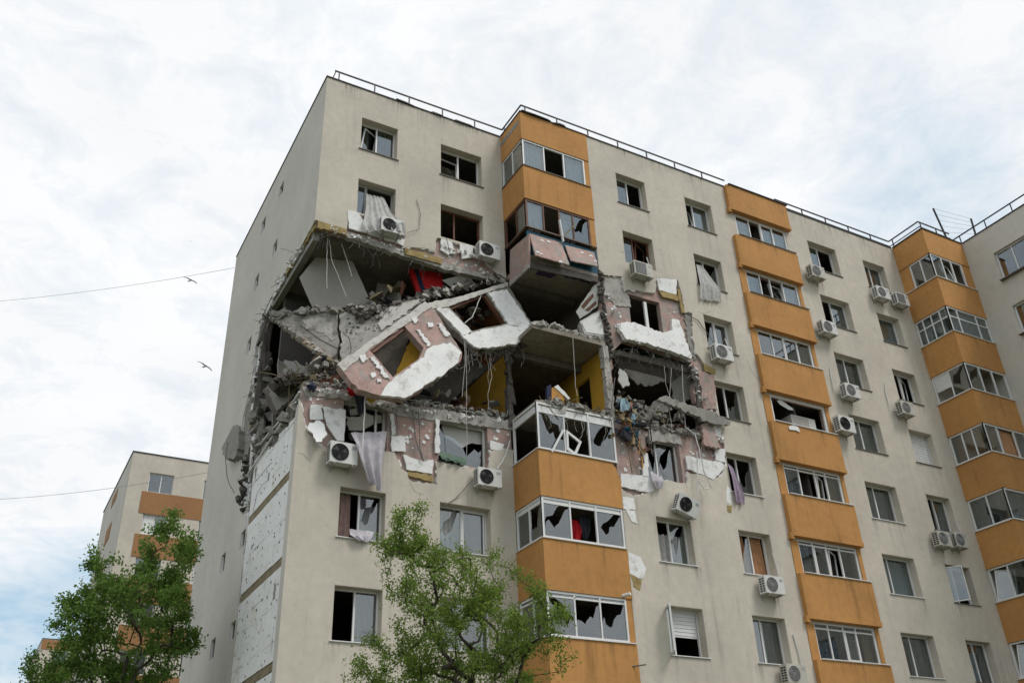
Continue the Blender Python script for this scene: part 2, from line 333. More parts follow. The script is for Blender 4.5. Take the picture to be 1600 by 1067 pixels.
# --- end wall, plane X = 0
smallw = [(4.74, 5.30, z, z+.55) for z in (24.85, 22.1, 11.0, 8.2, 5.5)]+[(7.15, 7.71, z, z+.62) for z in (24.75, 22.0, 19.15, 10.9, 8.15, 5.4)]
sh = [rect(a, b, c, d) for a, b, c, d in smallw]
eb = rline([(4.62, 0), (4.62, 6.9), (4.66, 11.6)]+fx(0, [(383, 770), (373, 712), (380, 650), (392, 600), (400, 545), (409, 494)]), .03, .14)
eb += rline([eb[-1], (5.0, 20.03), (3, 20.15), (1.2, 20.08), (SK, 20.2)], .03, .14)[1:]
MB().plate(eb+[(SK, R), (D, R), (D, 0)], [h for h in sh if h[0][0] > 4.7 ], Xf(0), Vector((RN, 0, 0))).build('render_coat', 'stucco2', bld)
MB().plate(jit2(eb, .035)+[(SK, R), (D, R), (D, 0)], [h for h in sh if h[0][0] > 4.7], Xf(RN+.002), Vector((SK-RN-.002, 0, 0))).build('insulation_layer', 'eps', bld)
cs = rline([(SK, 13.8), (.25, 13.6), (.36, 13.35)], .02, .1)
MB().plate([(.36, 0), (SK, 0)]+cs, [], Xf(0), Vector((SK, 0, 0))).build('corner_strip', 'stucco2', bld)
ec = rline([(.29, 13.95), (1.4, 13.75), (3.2, 13.9), (4.6, 14.1), (5.0, 15.2), (5.6, 16.5), (5.5, 18), (5.95, 19.2), (5.8, 19.95), (3, 19.98), (.29, 19.95)], .05, .16)
MB().plate([(.29, R-.01), (D-.1, R-.01), (D-.1, 0), (.29, 0)]+ec, sh, Xf(SK+.005), Vector((.2, 0, 0))).build('end_wall', 'conc', bld)
for a, b, c, d in smallw: MB().box(.16, .17, a, b, c, d).build('vent_pane', 'sill', bld)
# insulation boards laid bare on the end wall, wool fire bands between them
bands = [11.70, 9.28, 6.60, 3.9, 1.2]
epsw = bld.children
brd = empty('bare_insulation', (0, 0, 0), 0, bld)
def zone(z0, z1, top=None):
    n = max(1, round((z1-z0)/.5)); hh = (z1-z0)/n
    for j in range(n):
        y = .37; off = .5 if j % 2 else 0
        while y < 4.55:
            w = min(1.0 if not (off and y < .4) else .55, 4.6-y)
            if w < .12: break
            za, zb = z0+j*hh, z0+(j+1)*hh-.004
            poly = rough2(rect(y+.002, y+w-.002, za, zb), .004, .35)
            dx = random.uniform(.012, .024)
            if top is not None:
                cut = 13.25+.10*math.sin(y*2.3)+.09*y
                if za > cut: y += w; continue
                if zb > cut-.1: poly = [(y+.002, za), (y+w-.002, za)]+rline([(y+w-.002, min(zb, cut+.12)), (y+.002, min(zb, cut))], .03, .1)
            MB().plate(poly, [], Xf(dx), Vector((SK-dx-.002, 0, 0))).build('insulation_board', 'epsb', brd); y += w
prev = 14.6; first = True
for i, z in enumerate(bands):
    zone(z+.13, (bands[i-1]-.13) if i else 14.3, True if i == 0 else None)
    MB().plate(rough2(rect(.37, 4.6, z-.13, z+.128), .028, .1), [], Xf(.03), Vector((SK-.034, 0, 0))).build('wool_band', 'woold', brd)
dw = MB()
for i in range(340):
    y = .45+(i % 9)*.5+random.gauss(0, .14); z = .3+(i//9)*.36+random.gauss(0, .12)
    if y > 4.5 or z > 13.1 or min(abs(z-b) for b in bands) < .2: continue
    s = random.uniform(.018, .065); dw.chunk((.012, y, z), (.012, s, s), Matrix.Identity(3), .2)
tag(dw.build('dowel', 'wired', brd), kind='stuff')
cg = MB()
for pts in ([(395, 800), (402, 770), (410, 757), (418, 750)], [(392, 760), (405, 745), (425, 722)], [(440, 912), (437, 925), (438, 938)], [(400, 720), (420, 700), (447, 672)]):
    P = [onX(u, v, .014) for u, v in pts]; cg.tube(P, .006, 5)
cg.build('crack', 'concd', brd)
for y, z, w, h in ((.75, 8.35, .16, .42), (2.6, 12.35, .1, .25), (3.7, 10.6, .14, .12), (1.6, 5.2, .2, .2), (4.2, 13.0, .2, .4)):
    MB().plate(rough2(rect(y, y+w, z, z+h), .04, .07), [], Xf(.008), Vector((.01, 0, 0))).build('torn_spot', 'conc', brd)
# --- forward section (windows C to F), plane Y = Y1
bay2h = [rect(16.95, 19.72, BT(k+1)+.02, BB(k)-.02) for k in range(9)]
holes = [hol(c, k) for c in 'CDEF' for k in range(9)]+bay2h
gap = rough2(fy(Y1, [(958, 548), (978, 531), (1030, 545), (1082, 564), (1087, 582), (1086, 610), (1092, 640), (1099, 676), (1014, 672), (962, 657)]), .03, .14)
MB().plate([(9.83, 0), (XW, 0), (XW, R-.01), (9.83, R-.01)], [h for h in holes]+[gap], Yf(Y1+SK+.005), Vector((0, .2, 0))).build('wall', 'core', bld)
dm = rline([(9.83, 12.0)]+fy(Y1, [(971, 765), (992, 775), (1014, 769)])+[(11.0, 12.69), (12.5, 12.69)]+fy(Y1, [(1074, 738), (1095, 741), (1115, 749), (1128, 742), (1136, 726), (1134, 704)])+[(14.3, 15.0), (14.31, 17.0)]+fy(Y1, [(1112, 583), (1097, 563), (1087, 551), (1082, 528), (1081, 500), (1082, 487), (1070, 489), (1066, 462), (1059, 437), (1026, 433), (1024, 457), (1004, 456), (984, 452), (975, 453), (972, 432), (944, 430)])+[(9.83, 20.3)], .02, .1)
sk2 = dm+[(9.83, R), (XW, R), (XW, 0), (9.83, 0)]
skh = [hol(c, k) for c in 'CDEF' for k in range(9) if not (c == 'C' and k in (2, 3, 4))]+bay2h
MB().plate(sk2, skh, Yf(Y1), Vector((0, RN, 0))).build('render_coat', 'stucco', bld)
MB().plate(jit2(dm)+[(9.83, R), (XW, R), (XW, 0), (9.83, 0)], skh, Yf(Y1+RN+.002), Vector((0, SK-RN-.002, 0))).build('insulation_layer', 'eps', bld)
for y, pts in ((0, [(466, 708), (474, 710), (480, 716), (486, 721)]), (Y1, [(1166, 560), (1172, 575), (1180, 588), (1192, 602)]), (Y1, [(1185, 566), (1188, 585), (1192, 600)]), (Y1, [(968, 392), (976, 396), (985, 395)]), (0, [(640, 752), (648, 768), (662, 772)]), (Y1, [(1090, 487), (1100, 490), (1112, 486)])):
    MB().tube([onY(u, v, y-.002)+Vector((random.gauss(0, .01), 0, random.gauss(0, .01))) for u, v in pts], .0035, 4).build('crack', 'concd', bld)
# --- wing coming forward on the right, plane X = XW
wys = [(-6.0, -4.467), (-9.6, -8.1), (-13.4, -11.9)]
wh = [rect(a, b, WB(k), WT(k)) for a, b in wys for k in range(9)]
MB().plate([(Y1, 0), (-16, 0), (-16, R), (Y1, R)], wh, Xf(XW), Vector((.28, 0, 0))).build('wing_wall', 'stucco2', bld)
MB().box(XW, 44, -16.1, -16.0, 0, R).build('wing_front_wall', 'stucco', bld)
MB().box(.3, 44, D-.1, D, 0, R).box(43.9, 44, -16, D-.1, 0, R).build('rear_wall', 'stucco2', bld)
MB().prism([(.3, .3), (6.9, .3), (6.9, -1.4), (9.85, -1.4), (9.85, -1.24), (XW+.28, -1.24), (XW+.28, -15.9), (43.8, -15.9), (43.8, D-.2), (.3, D-.2)], R-.5, R-.3).build('roof_deck', 'conc', bld)
# flashing along the roof edge
for q in ((-.03, 6.9, -.035, .12), (-.03, .12, .122, D), (6.88, 9.85, Y1-.06, Y1+.12), (6.88, 7.0, Y1+.122, -.037), (9.86, 16.7, Y1-.035, Y1+.12), (19.96, 26.6, Y1-.035, Y1+.12), (16.71, 19.95, -1.80, -1.62), (26.61, XW-.05, -3.27, -3.12), (26.61, 26.75, -3.118, Y1-.037), (XW-.04, XW+.12, -16, -3.28)):
    MB().box(*q, R+.002, R+.045).build('roof_flashing', 'flash', bld)
for x, w in ((3.0, .8), (4.2, .5), (5.3, .9), (7.6, 1.1), (8.6, .6)): MB().chunk((x, (.02 if x < 6.5 else Y1-.02), R+.05), (w, .16, .07), Matrix.Rotation(random.gauss(0, .05), 3, 'Y'), .15).build('torn_roofing', 'flash', bld)
# railings: one part per run, posts are pieces of it
def railing(pts, z=27.14, low=None, ends=True):
    r = MB()
    for a, b in zip(pts, pts[1:]): r.bar((*a, z), (*b, z), .045, .05)
    if low: [r.bar((*a, low), (*b, low), .035, .035) for a, b in zip(pts, pts[1:])]
    ro = r.build('roof_railing', 'black', bld)
    for a, b in zip(pts, pts[1:]):
        a = Vector(a); b = Vector(b); n = max(1, round((b-a).length/1.35))
        for i in range(n):
            p = a.lerp(b, (i+.12)/n); MB().box(p.x-.02, p.x+.02, p.y-.02, p.y+.02, R-.3, z-.025).build('post', 'black', ro)
railing([(.32, .2), (7.12, .2), (7.12, -1.3), (17.0, -1.3)])
MB().bar((.18, .2, R-.1), (.36, .2, 27.14), .04, .04).build('railing_stay', 'black', bld)
railing([(19.8, -1.3), (26.9, -1.3), (26.9, -3.0), (29.0, -3.0)], low=26.86)
railing([(29.6, -1.6), (29.6, -15)], z=27.14)
# --- storey slabs and partitions inside
for k in range(-0, 9):
    zt = FL(k); s = MB()
    if k == 2: s.box(6.95, 43, .3, D-.2, zt-.18, zt)
    else: s.box(.31, 43, .3, D-.2, zt-.18, zt)
    s.box(10.0, XW+.2, Y1+.3, .298, zt-.18, zt) if k != 3 else s.box(10.0, XW+.2, Y1+.32, .298, zt-.18, zt)
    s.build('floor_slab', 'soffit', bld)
    b = MB().prism([(6.97, Y1+.02), (9.8, Y1+.02), (9.98, Y1+.3), (9.98, .299), (6.97, .299)], zt-.16, zt-.002)
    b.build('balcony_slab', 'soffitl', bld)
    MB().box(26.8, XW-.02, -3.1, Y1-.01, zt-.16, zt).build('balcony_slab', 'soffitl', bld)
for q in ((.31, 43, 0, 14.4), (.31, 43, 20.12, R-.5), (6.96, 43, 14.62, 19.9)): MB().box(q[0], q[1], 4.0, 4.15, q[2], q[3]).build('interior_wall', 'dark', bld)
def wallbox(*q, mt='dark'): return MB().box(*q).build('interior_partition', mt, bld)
for k in range(9):
    z0, z1 = FL(k)+.002, FL(k)+H-.185
    for x in (3.55, 13.4, 18.4, 23.5, 27.9):
        if k in (2, 3) and x < 13: continue
        if k == 3 and x < 14: continue
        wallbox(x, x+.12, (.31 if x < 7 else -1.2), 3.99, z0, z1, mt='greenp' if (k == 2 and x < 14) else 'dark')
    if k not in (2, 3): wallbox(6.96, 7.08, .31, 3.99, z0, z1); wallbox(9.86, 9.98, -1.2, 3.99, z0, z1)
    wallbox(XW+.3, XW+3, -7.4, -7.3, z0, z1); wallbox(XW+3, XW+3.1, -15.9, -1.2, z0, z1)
# ------------------------------------------------------------------ windows
def glazing(loc, rz, wid, hei, panes, fm='pvc', fr=.06, dep=.07, sill=None, transom=None, name='window', parent=None, mull=.05, spandrel=False):
    """panes: list of (relative width, state)"""
    f = MB(); f.box(0, fr, 0, dep, 0, hei).box(wid-fr, wid, 0, dep, 0, hei).box(fr, wid-fr, 0, dep, 0, fr).box(fr, wid-fr, 0, dep, hei-fr, hei)
    tot = sum(p[0] for p in panes); x = fr; spans = []; inner = wid-2*fr
    for i, (w, stt) in enumerate(panes):
        x2 = x+inner*w/tot; spans.append((x, x2, stt))
        if i < len(panes)-1: f.box(x2-mull/2, x2+mull/2, .004, dep-.004, fr, hei-fr)
        x = x2
    zt = hei-fr
    if transom: zt = hei*transom; f.box(fr, wid-fr, .008, dep-.008, zt-.025, zt+.025)
    w = f.build(name, fm, parent or bld); w.location = loc; w.rotation_euler = (0, 0, rz)
    for a, b, stt in spans:
        a += .02; b -= .02; z0 = fr; z1 = zt
        if transom: MB().box(a, b, .03, .036, zt+.02, hei-fr).build('pane' if not spandrel else 'spandrel', 'pvc' if spandrel else 'glass', w)
        if stt in 'gs':
            MB().box(a, b, .03, .036, z0, z1).build('pane', 'glass', w)
            if stt == 's':
                q = MB(); t = .045; q.box(a, a+t, -.012, .028, z0, z1).box(b-t, b, -.012, .028, z0, z1).box(a+t, b-t, -.012, .028, z0, z0+t).box(a+t, b-t, -.012, .028, z1-t, z1); q.build('sash', fm, w)
        elif stt == 'b' or stt == 'c':
            W_, H_ = b-a, z1-z0; u = random.uniform; side = random.random() < .5
            sh1 = [(0, 0), (1, 0), (1, u(.2, .6)), (u(.88, .94), u(.3, .6)), (u(.76, .84), u(.35, .5)), (u(.62, .7), u(.2, .45)), (u(.52, .58), u(.3, .5)), (u(.4, .48), u(.3, .62)), (u(.28, .36), u(.5, .8)), (u(.1, .2), u(.7, .98)), (0, u(.9, 1))]
            sh2 = [(1, 1), (u(.1, .4), 1), (u(.4, .6), u(.72, .9)), (u(.65, .8), u(.62, .8)), (u(.85, .95), u(.35, .6)), (1, u(.4, .5))]
            for q in ([sh1, sh2] if stt == 'c' else [sh1]):
                q = [(a+(1-x if side else x)*W_, z0+z*H_) for x, z in q]
                MB().plate(q, [], lambda p: (p[0], .03, p[1]), Vector((0, .006, 0))).build('broken_pane', 'glass', w)
        elif stt in 'tTIO':
            t = .05; q = MB(); ww, hh = b-a, z1-z0
            q.box(0, t, 0, .05, 0, hh).box(ww-t, ww, 0, .05, 0, hh).box(t, ww-t, 0, .05, 0, t).box(t, ww-t, 0, .05, hh-t, hh)
            so_ = q.build('sash', fm, w); so_.location = (a, .0, z0)
            gl = MB().box(t, ww-t, .02, .026, t, hh-t).build('pane', 'glass', so_)
            so_.rotation_euler = {'t': (rad(-14), rad(6), rad(0)), 'T': (rad(0), rad(9), rad(22)), 'I': (0, 0, rad(62)), 'O': (0, 0, rad(-78))}[stt]
        elif stt == 'B':
            MB().box(a, b, .03, .04, z0, z1).build('panel', 'pvc', w)
        elif stt == 'R':
            q = MB(); n = int((z1-z0)/.055)
            for i in range(n): q.box(a, b, .02+.012*(i % 2), .045, z0+i*(z1-z0)/n, z0+(i+.92)*(z1-z0)/n)
            q.build('roller_shutter', 'pvc', w)
        elif stt == 'H':
            q = MB(); n = int((z1-z0)*.62/.055)
            for i in range(n): q.box(a, b, .02+.012*(i % 2), .045, z1-(i+1)*.055, z1-i*.055-.006)
            q.build('roller_shutter', 'pvc', w)
    if sill:
        MB().box(-.05, wid+.05, -.335, .0, -.03, -.005).build('sill', sill, w)
    return w
REV = .29
def lining(w, wid, hei, dep, mt='stucco'):
    t = .012; y0, y1 = -dep+.003, .06
    MB().box(-.002, t, y0, y1, 0, hei).build('reveal', mt, w); MB().box(wid-t, wid+.002, y0, y1, 0, hei).build('reveal', mt, w)
    MB().box(t, wid-t, y0, y1, hei-t, hei+.002).build('reveal', mt, w); MB().box(t, wid-t, y0, y1, -.002, t*.6).build('reveal', mt, w)
def win(c, k, panes, rev=True, **kw):
    a, b = COL[c]; y = 0 if c in 'AB' else Y1
    w = glazing((a+.003, y+REV, WB(k)+.003), 0, b-a-.006, WT(k)-WB(k)-.006, panes, **kw)
    if rev: lining(w, b-a-.006, WT(k)-WB(k)-.006, REV)
    return w
g2 = lambda a, b: [(1, a), (1, b)]
spec = {('A', 0): g2('T', 'g'), ('B', 0): g2('t', 'o'), ('A', 5): g2('o', 'c'), ('A', 6): g2('o', 'g'), ('B', 5): g2('c', 's'), ('B', 6): g2('g', 'g'),
 ('C', 0): g2('g', 'I'), ('D', 0): [(1, 't'), (1.3, 'g')], ('D', 1): g2('o', 'b'), ('D', 2): g2('b', 's'), ('D', 3): g2('o', 'b'), ('D', 4): g2('o', 'b'), ('C', 5): g2('o', 'c'), ('D', 5): g2('b', 'o'),
 ('C', 6): [(.6, 'o'), (1.6, 'H')], ('D', 6): [(.8, 'g'), (1.2, 'g')], ('E', 0): g2('g', 'I'), ('E', 1): g2('o', 'g'), ('E', 2): g2('g', 'g'), ('E', 3): g2('g', 'g'), ('E', 4): [(1, 'g'), (1.3, 'g')],
 ('E', 5): [(.7, 'g'), (1.5, 'g')], ('E', 6): [(1, 'g'), (1.3, 'g')], ('F', 0): g2('g', 'g'), ('F', 1): [(.5, 'g'), (1.5, 'g')], ('F', 2): g2('I', 'T'), ('F', 3): [(1, 'R'), (1, 'R')], ('F', 4): g2('o', 'g'), ('F', 5): g2('g', 'o'), ('F', 6): g2('g', 'g')}
for c in 'ABCDEF':
    for k in range(9):
        if (c, k) in (('A', 1), ('B', 1), ('C', 1), ('A', 4), ('B', 4), ('C', 4), ('A', 2), ('A', 3), ('B', 2), ('B', 3), ('C', 2), ('C', 3)): continue
        win(c, k, spec.get((c, k), g2('g', 'g')), sill='pvc' if (k > 3 and c not in 'F') else 'sill')
win('A', 1, [(.55, 's'), (1.4, 'o')], fm='metal'); win('B', 1, [(1, 'o'), (1.6, 'o')], fm='wood', fr=.08); win('C', 1, [(1, 'g'), (1.2, 'T')], fm='wood', fr=.07)
win('A', 4, [(1.6, 'o'), (.35, 'o')], rev=False); win('B', 4, [(1, 'b')], rev=False); win('C', 4, [(1, 'b'), (1.6, 'c')], rev=False)
glazing((COL['C'][0]+.72, Y1+.15, WB(2)), 0, .12, 1.35, [(1, 'B')], name='window_jamb')
o = glazing((24.36, Y1+.12, WB(5)+.05), rad(-55), .62, 1.28, [(1, 'g')], fr=.035, dep=.04, name='open_casement')
o = glazing((COL['C'][0]+.02, Y1+.05, WB(6)+.02), rad(-118), .55, 1.36, [(1, 'g')], fr=.05, dep=.05, name='open_casement')
for a, b in wys:
    for k in range(9): glazing((XW+.13, b, WB(k)), rad(-90), b-a, WT(k)-WB(k), g2('g', 'g'), sill='sill')
# ------------------------------------------------------------------ balcony columns
def band1(z0, z1, fm='orange'):
    MB().prism([(6.91, Y1-.03), (9.83, Y1-.03), (9.83, Y1+.10), (7.04, Y1+.10), (7.04, -.002), (6.91, -.002)], z0, z1).build('balcony_parapet', fm, bld)
band1(BB(0), R); band1(BB(1), BT(1)); [band1(BB(k), BT(k)) for k in (6, 7, 8)]
# parapet of the storey with the torn top corner
MB().plate(rline([(9.83, BB(5)+.0), (9.83, BT(5)-.55), (9.72, BT(5)-.2), (9.55, BT(5)-.02), (7.05, BT(5))], .012, .1)+[(6.91, BT(5)), (6.91, BB(5))], [], Yf(Y1-.03), Vector((0, .13, 0))).build('balcony_parapet', 'orange', bld)
MB().box(6.91, 7.04, Y1+.102, -.002, BB(5), BT(5)).build('balcony_parapet', 'orange', bld)
for k in (0, 1, 6): MB().box(9.62, 9.82, Y1-.0, Y1+.12, BT(k+1)+.003, BB(k)-.003).build('balcony_jamb', 'orange', bld)
def bay1(k, front, side, fm='pvc', h=None, **kw):
    z0 = BT(k+1)+.01; hh = (h or BB(k))-z0-.01; wf = 2.68 if k in (0, 1, 6) else 2.86
    glazing((6.94, Y1, z0), 0, wf, hh, front, fm=fm, name='balcony_window', sill=None, **kw)
    glazing((6.94, -.02, z0), rad(-90), -(Y1)-.025, hh, side, fm=fm, name='balcony_window', **kw)
    [MB().box(*q, z0-.03, z0-.004).build('balcony_sill', 'sill' if k < 3 else 'pvc', bld) for q in ((6.88, 9.8, Y1-.07, Y1-.032), (6.87, 6.908, Y1-.03, -.03))]
bay1(0, [(1, 'g'), (1, 'o'), (1, 'g')], [(1, 'g'), (1, 'g')])
bay1(1, [(.9, 'g'), (.9, 'o'), (.8, 'g'), (.9, 'c')], [(1, 'o'), (.8, 'g')], fm='wood', fr=.075)
bay1(4, [(1, 'c'), (1, 'o'), (1, 'c')], [(1, 'o')], h=BB(4)+.32, transom=.80, spandrel=True)
bay1(5, [(1, 'c'), (1, 'o'), (1, 'c')], [(1, 'g'), (1, 'b')], transom=.86, spandrel=True)
bay1(6, [(1, 'c'), (1, 'b'), (1, 'b')], [(1, 'g'), (1, 'g')], transom=.88)
bay1(7, [(1, 'g')]*3, [(1, 'g')]*2); 
# column 2: shallow parapets proud of the wall
def bay2(k, panes, fm='pvc', **kw):
    MB().prism([(16.76, -1.744), (19.89, -1.744), (19.89, Y1-.002), (16.62, Y1-.002), (16.62, -1.70)], BB(k) if k else BB(0), BT(k) if k else R).build('balcony_parapet', 'orange', bld)
    MB().box(16.56, 16.70, -1.69, Y1-.003, BB(k)-.10, BB(k)+.12).build('parapet_step', 'orange', bld); MB().box(19.892, 19.96, -1.72, Y1-.003, BB(k)+.0, BB(k)+.16).build('parapet_step', 'orange', bld)
    if k: MB().box(16.6, 16.94, Y1-.03, Y1-.002, BT(k+1)+.003, BB(k)-.102).build('balcony_jamb', 'orange', bld)
    if k: MB().box(19.73, 19.9, Y1-.03, Y1-.002, BT(k+1)+.003, BB(k)-.003).build('balcony_jamb', 'orange', bld)
    z0 = BT(k+1)+.03
    glazing((16.96, Y1+.02, z0), 0, 2.75, BB(k)-.03-z0, panes, fm=fm, name='balcony_window', **kw)
    MB().box(16.8, 19.86, -1.79, -1.746, BT(k+1)+.004, BT(k+1)+.03).build('balcony_sill', 'sill' if k < 2 else 'pvc', bld)
bay2(0, [(1, 'g'), (.9, 'o'), (1, 's'), (1, 'g')]); bay2(1, [(1, 'g'), (.8, 'o'), (1, 't'), (1.1, 'g')]); bay2(2, [(1, 'g'), (.9, 'g'), (1.1, 's'), (1, 'g')])
bay2(3, [(1, 'o')], fr=.09); bay2(4, [(1, 'g'), (1.2, 'o'), (.8, 'T'), (1, 'g')], transom=.88); bay2(5, [(1, 'g'), (1, 's'), (1, 'T'), (1.2, 'g')], transom=.88)
bay2(6, [(1, 'g'), (1.2, 'g'), (1, 's'), (1.4, 'g')], transom=.84); bay2(7, [(1, 'g')]*4); bay2(8, [(1, 'g')]*4)
# column 3 in the inner corner
def bay3(k, side, front, **kw):
    MB().prism([(26.66, -3.229), (XW-.003, -3.229), (XW-.003, -3.10), (26.79, -3.10), (26.79, Y1-.003), (26.66, Y1-.003)], BB(k), BT(k) if k else R).build('balcony_parapet', 'orange', bld)
    z0 = BT(k+1)+.01; hh = BB(k)-z0-.01
    if k == 0:
        MB().box(26.69, 26.79, -2.05, Y1-.003, z0, z0+hh).build('balcony_jamb', 'orange', bld); MB().box(28.8, XW-.003, -3.2, -3.10, z0, z0+hh).build('balcony_jamb', 'orange', bld)
        glazing((26.71, -2.06, z0), rad(-90), 1.13, hh, side, name='balcony_window', **kw); glazing((26.71, -3.2, z0), 0, 2.08, hh, front, name='balcony_window', **kw)
    else:
        glazing((26.71, Y1-.02, z0), rad(-90), 1.64, hh, side, name='balcony_window', **kw); glazing((26.71, -3.2, z0), 0, 2.6, hh, front, name='balcony_window', **kw)
    MB().box(26.6, XW-.01, -3.28, -3.231, BT(k+1)-.03, BT(k+1)-.004).build('balcony_sill', 'pvc', bld); MB().box(26.6, 26.657, -3.23, Y1-.01, BT(k+1)-.03, BT(k+1)-.004).build('balcony_sill', 'pvc', bld)
for k in range(9):
    sd_ = [[(1, 'g'), (1, 'g')], [(.7, 'g'), (1, 'g'), (1, 'g'), (.8, 'g')], [(1, 'H'), (1, 'c')], [(1, 'g'), (.9, 'g'), (1, 'g')], [(1, 'g'), (1, 'g')], [(1, 'T'), (1, 'g')]][min(k, 5)]
    fr_ = [[(1, 'g'), (1, 't'), (1, 'o')], [(.6, 'g'), (1.3, 'g'), (.7, 'g')], [(1, 'c'), (1, 'o'), (1, 'o')], [(1, 'g'), (1.5, 'T'), (1, 'g')], [(1, 'g'), (1, 'g')], [(1, 'g'), (1, 'g')]][min(k, 5)]
    bay3(k, sd_, fr_, transom=.62 if k in (1,) else None)
MB().box(26.8, 29.3, -3.09, Y1-.01, R-.3, R-.2).build('balcony_roof', 'conc', bld)
MB().box(6.95, 9.82, Y1+.1, .28, R-.3, R-.2).build('balcony_roof', 'conc', bld)
# ------------------------------------------------------------------ stripped facade: insulation, wool, concrete, blobs
def basis(n):
    n = Vector(n).normalized(); e1 = Vector((0, 0, 1)).cross(n); e1 = e1.normalized() if e1.length > .1 else Vector((1, 0, 0)); return n, e1, n.cross(e1)
def slab(name, mt, pts, p, n, t, holes=(), amp=.015, step=.12, parent=None):
    """a solid plate whose face lies on the plane (p, n) and whose outline is given as seen"""
    n, e1, e2 = basis(n); p = Vector(p)
    def to2(u, v): q = onP(u, v, p, n)-p; return (q.dot(e1), q.dot(e2))
    o = rough2([to2(*q) for q in pts], amp, step); hs = [rough2([to2(*q) for q in h], amp*.6, step*1.5) for h in holes]
    return MB().plate(o, hs, lambda q: p+e1*q[0]+e2*q[1], -n*t).build(name, mt, parent)
PY = lambda y: ((0, y, 0), (0, -1, 0))
for pts in ([(543, 328), (558, 331), (575, 353), (574, 364), (546, 357)], [(576, 354), (600, 362), (598, 373), (575, 365)], [(601, 365), (633, 374), (630, 384), (600, 374)],
            [(486, 632), (501, 632), (505, 655), (485, 655)], [(504, 635), (540, 640), (538, 689), (527, 688), (511, 664)], [(612, 680), (634, 682), (634, 705), (613, 705)],
            [(610, 646), (615, 646), (618, 679), (613, 679)], [(630, 710), (662, 721), (677, 718), (676, 740), (635, 733)], [(681, 654), (687, 656), (686, 708), (680, 707)],
            [(766, 688), (788, 694), (784, 703), (767, 702)], [(690, 372), (706, 378), (712, 396), (700, 398), (688, 390)], [(718, 380), (740, 385), (738, 402), (722, 404)]):
    slab('insulation_scrap', 'epsd', pts, *PY(random.uniform(-.03, .01)), .06, parent=bld)
for pts in ([(497, 345), (541, 358), (542, 368), (496, 355)], [(633, 387), (690, 404), (690, 413), (634, 397)], [(638, 736), (676, 743), (677, 752), (637, 743)]):
    slab('wool_strip', 'wool', pts, *PY(-.005), .07, parent=bld)
for pts in ([(1026, 434), (1058, 437), (1057, 460), (1030, 453)], [(971, 739), (1018, 745), (1024, 765), (1014, 769), (970, 760)], [(1005, 706), (1012, 708), (1014, 744), (1005, 743)],
            [(1071, 712), (1127, 722), (1134, 728), (1115, 749), (1095, 740), (1075, 733)], [(1118, 702), (1133, 701), (1133, 722), (1118, 718)], [(1115, 650), (1127, 650), (1127, 684), (1114, 681)],
            [(973, 776), (990, 778), (992, 796), (974, 794)], [(981, 862), (1001, 870), (1010, 888), (1005, 904), (984, 896)], [(1136, 758), (1143, 764), (1143, 788), (1135, 784)], [(978, 796), (992, 798), (997, 818), (988, 815)]):
    slab('insulation_scrap', 'epsd', pts, *PY(Y1-random.uniform(.004, .03)), .07, parent=bld)
for pts in ([(1030, 454), (1058, 461), (1061, 470), (1036, 464)], [(1099, 567), (1119, 577), (1117, 586), (1102, 580)], [(985, 897), (1002, 905), (1000, 922), (990, 916)], [(1136, 789), (1144, 790), (1143, 801), (1137, 799)], [(1058, 452), (1062, 452), (1070, 488), (1066, 489)]):
    slab('wool_strip', 'wool', pts, *PY(Y1-.012), .07, parent=bld)
slab('bulging_insulation', 'epsd', [(971, 504), (987, 504), (1001, 507), (1036, 520), (1051, 515), (1050, 498), (1062, 501), (1072, 531), (1081, 560), (1028, 541), (977, 528), (969, 516)], (11.5, Y1-.14, 18), (0, -1, .12), .16, amp=.025, step=.09, parent=bld)
slab('ring_beam', 'concl', [(472, 604), (560, 613), (640, 637), (690, 640), (800, 658), (802, 672), (690, 657), (640, 652), (560, 626), (478, 618)], *PY(.06), .24, amp=.025, parent=bld)
slab('ring_beam', 'concl', [(1013, 669), (1063, 680), (1066, 696), (1058, 692), (1016, 688)], *PY(Y1+.05), .22, amp=.02, parent=bld)
slab('ceiling_edge_beam', 'concl', [(541, 362), (690, 409), (790, 436), (790, 442), (690, 419), (541, 370)], *PY(.05), .2, amp=.02, parent=bld)
slab('bare_concrete', 'concl', [(944, 432), (970, 433), (974, 456), (983, 462), (986, 480), (962, 478), (944, 460)], *PY(Y1+.06), .02, amp=.03, step=.08, parent=bld)
slab('bare_concrete', 'conc', [(1069, 490), (1080, 490), (1082, 520), (1090, 552), (1084, 562), (1076, 540)], *PY(Y1+.05), .03, amp=.04, step=.08, parent=bld)
blob = MB()
for u0, v0, u1, v1, y, n in ((480, 614, 532, 640, .09, 8), (618, 650, 676, 710, .09, 16), (690, 386, 748, 402, .09, 8), (966, 672, 1000, 735, Y1+.09, 12), (946, 440, 980, 500, Y1+.09, 16), (1045, 478, 1066, 498, Y1+.09, 5), (1092, 585, 1114, 640, Y1+.09, 14), (1074, 700, 1116, 716, Y1+.09, 6), (768, 672, 796, 686, .09, 3)):
    for i in range(n):
        p = onY(random.uniform(u0, u1), random.uniform(v0, v1), y); s = random.uniform(.04, .13); blob.chunk(p, (s, s*random.uniform(.6, 1.3), .04), Matrix.Rotation(rad(90), 3, 'X') @ Matrix.Rotation(random.uniform(0, 6), 3, 'Z'), .2)
tag(blob.build('adhesive_blob', 'epsd', bld), kind='stuff')
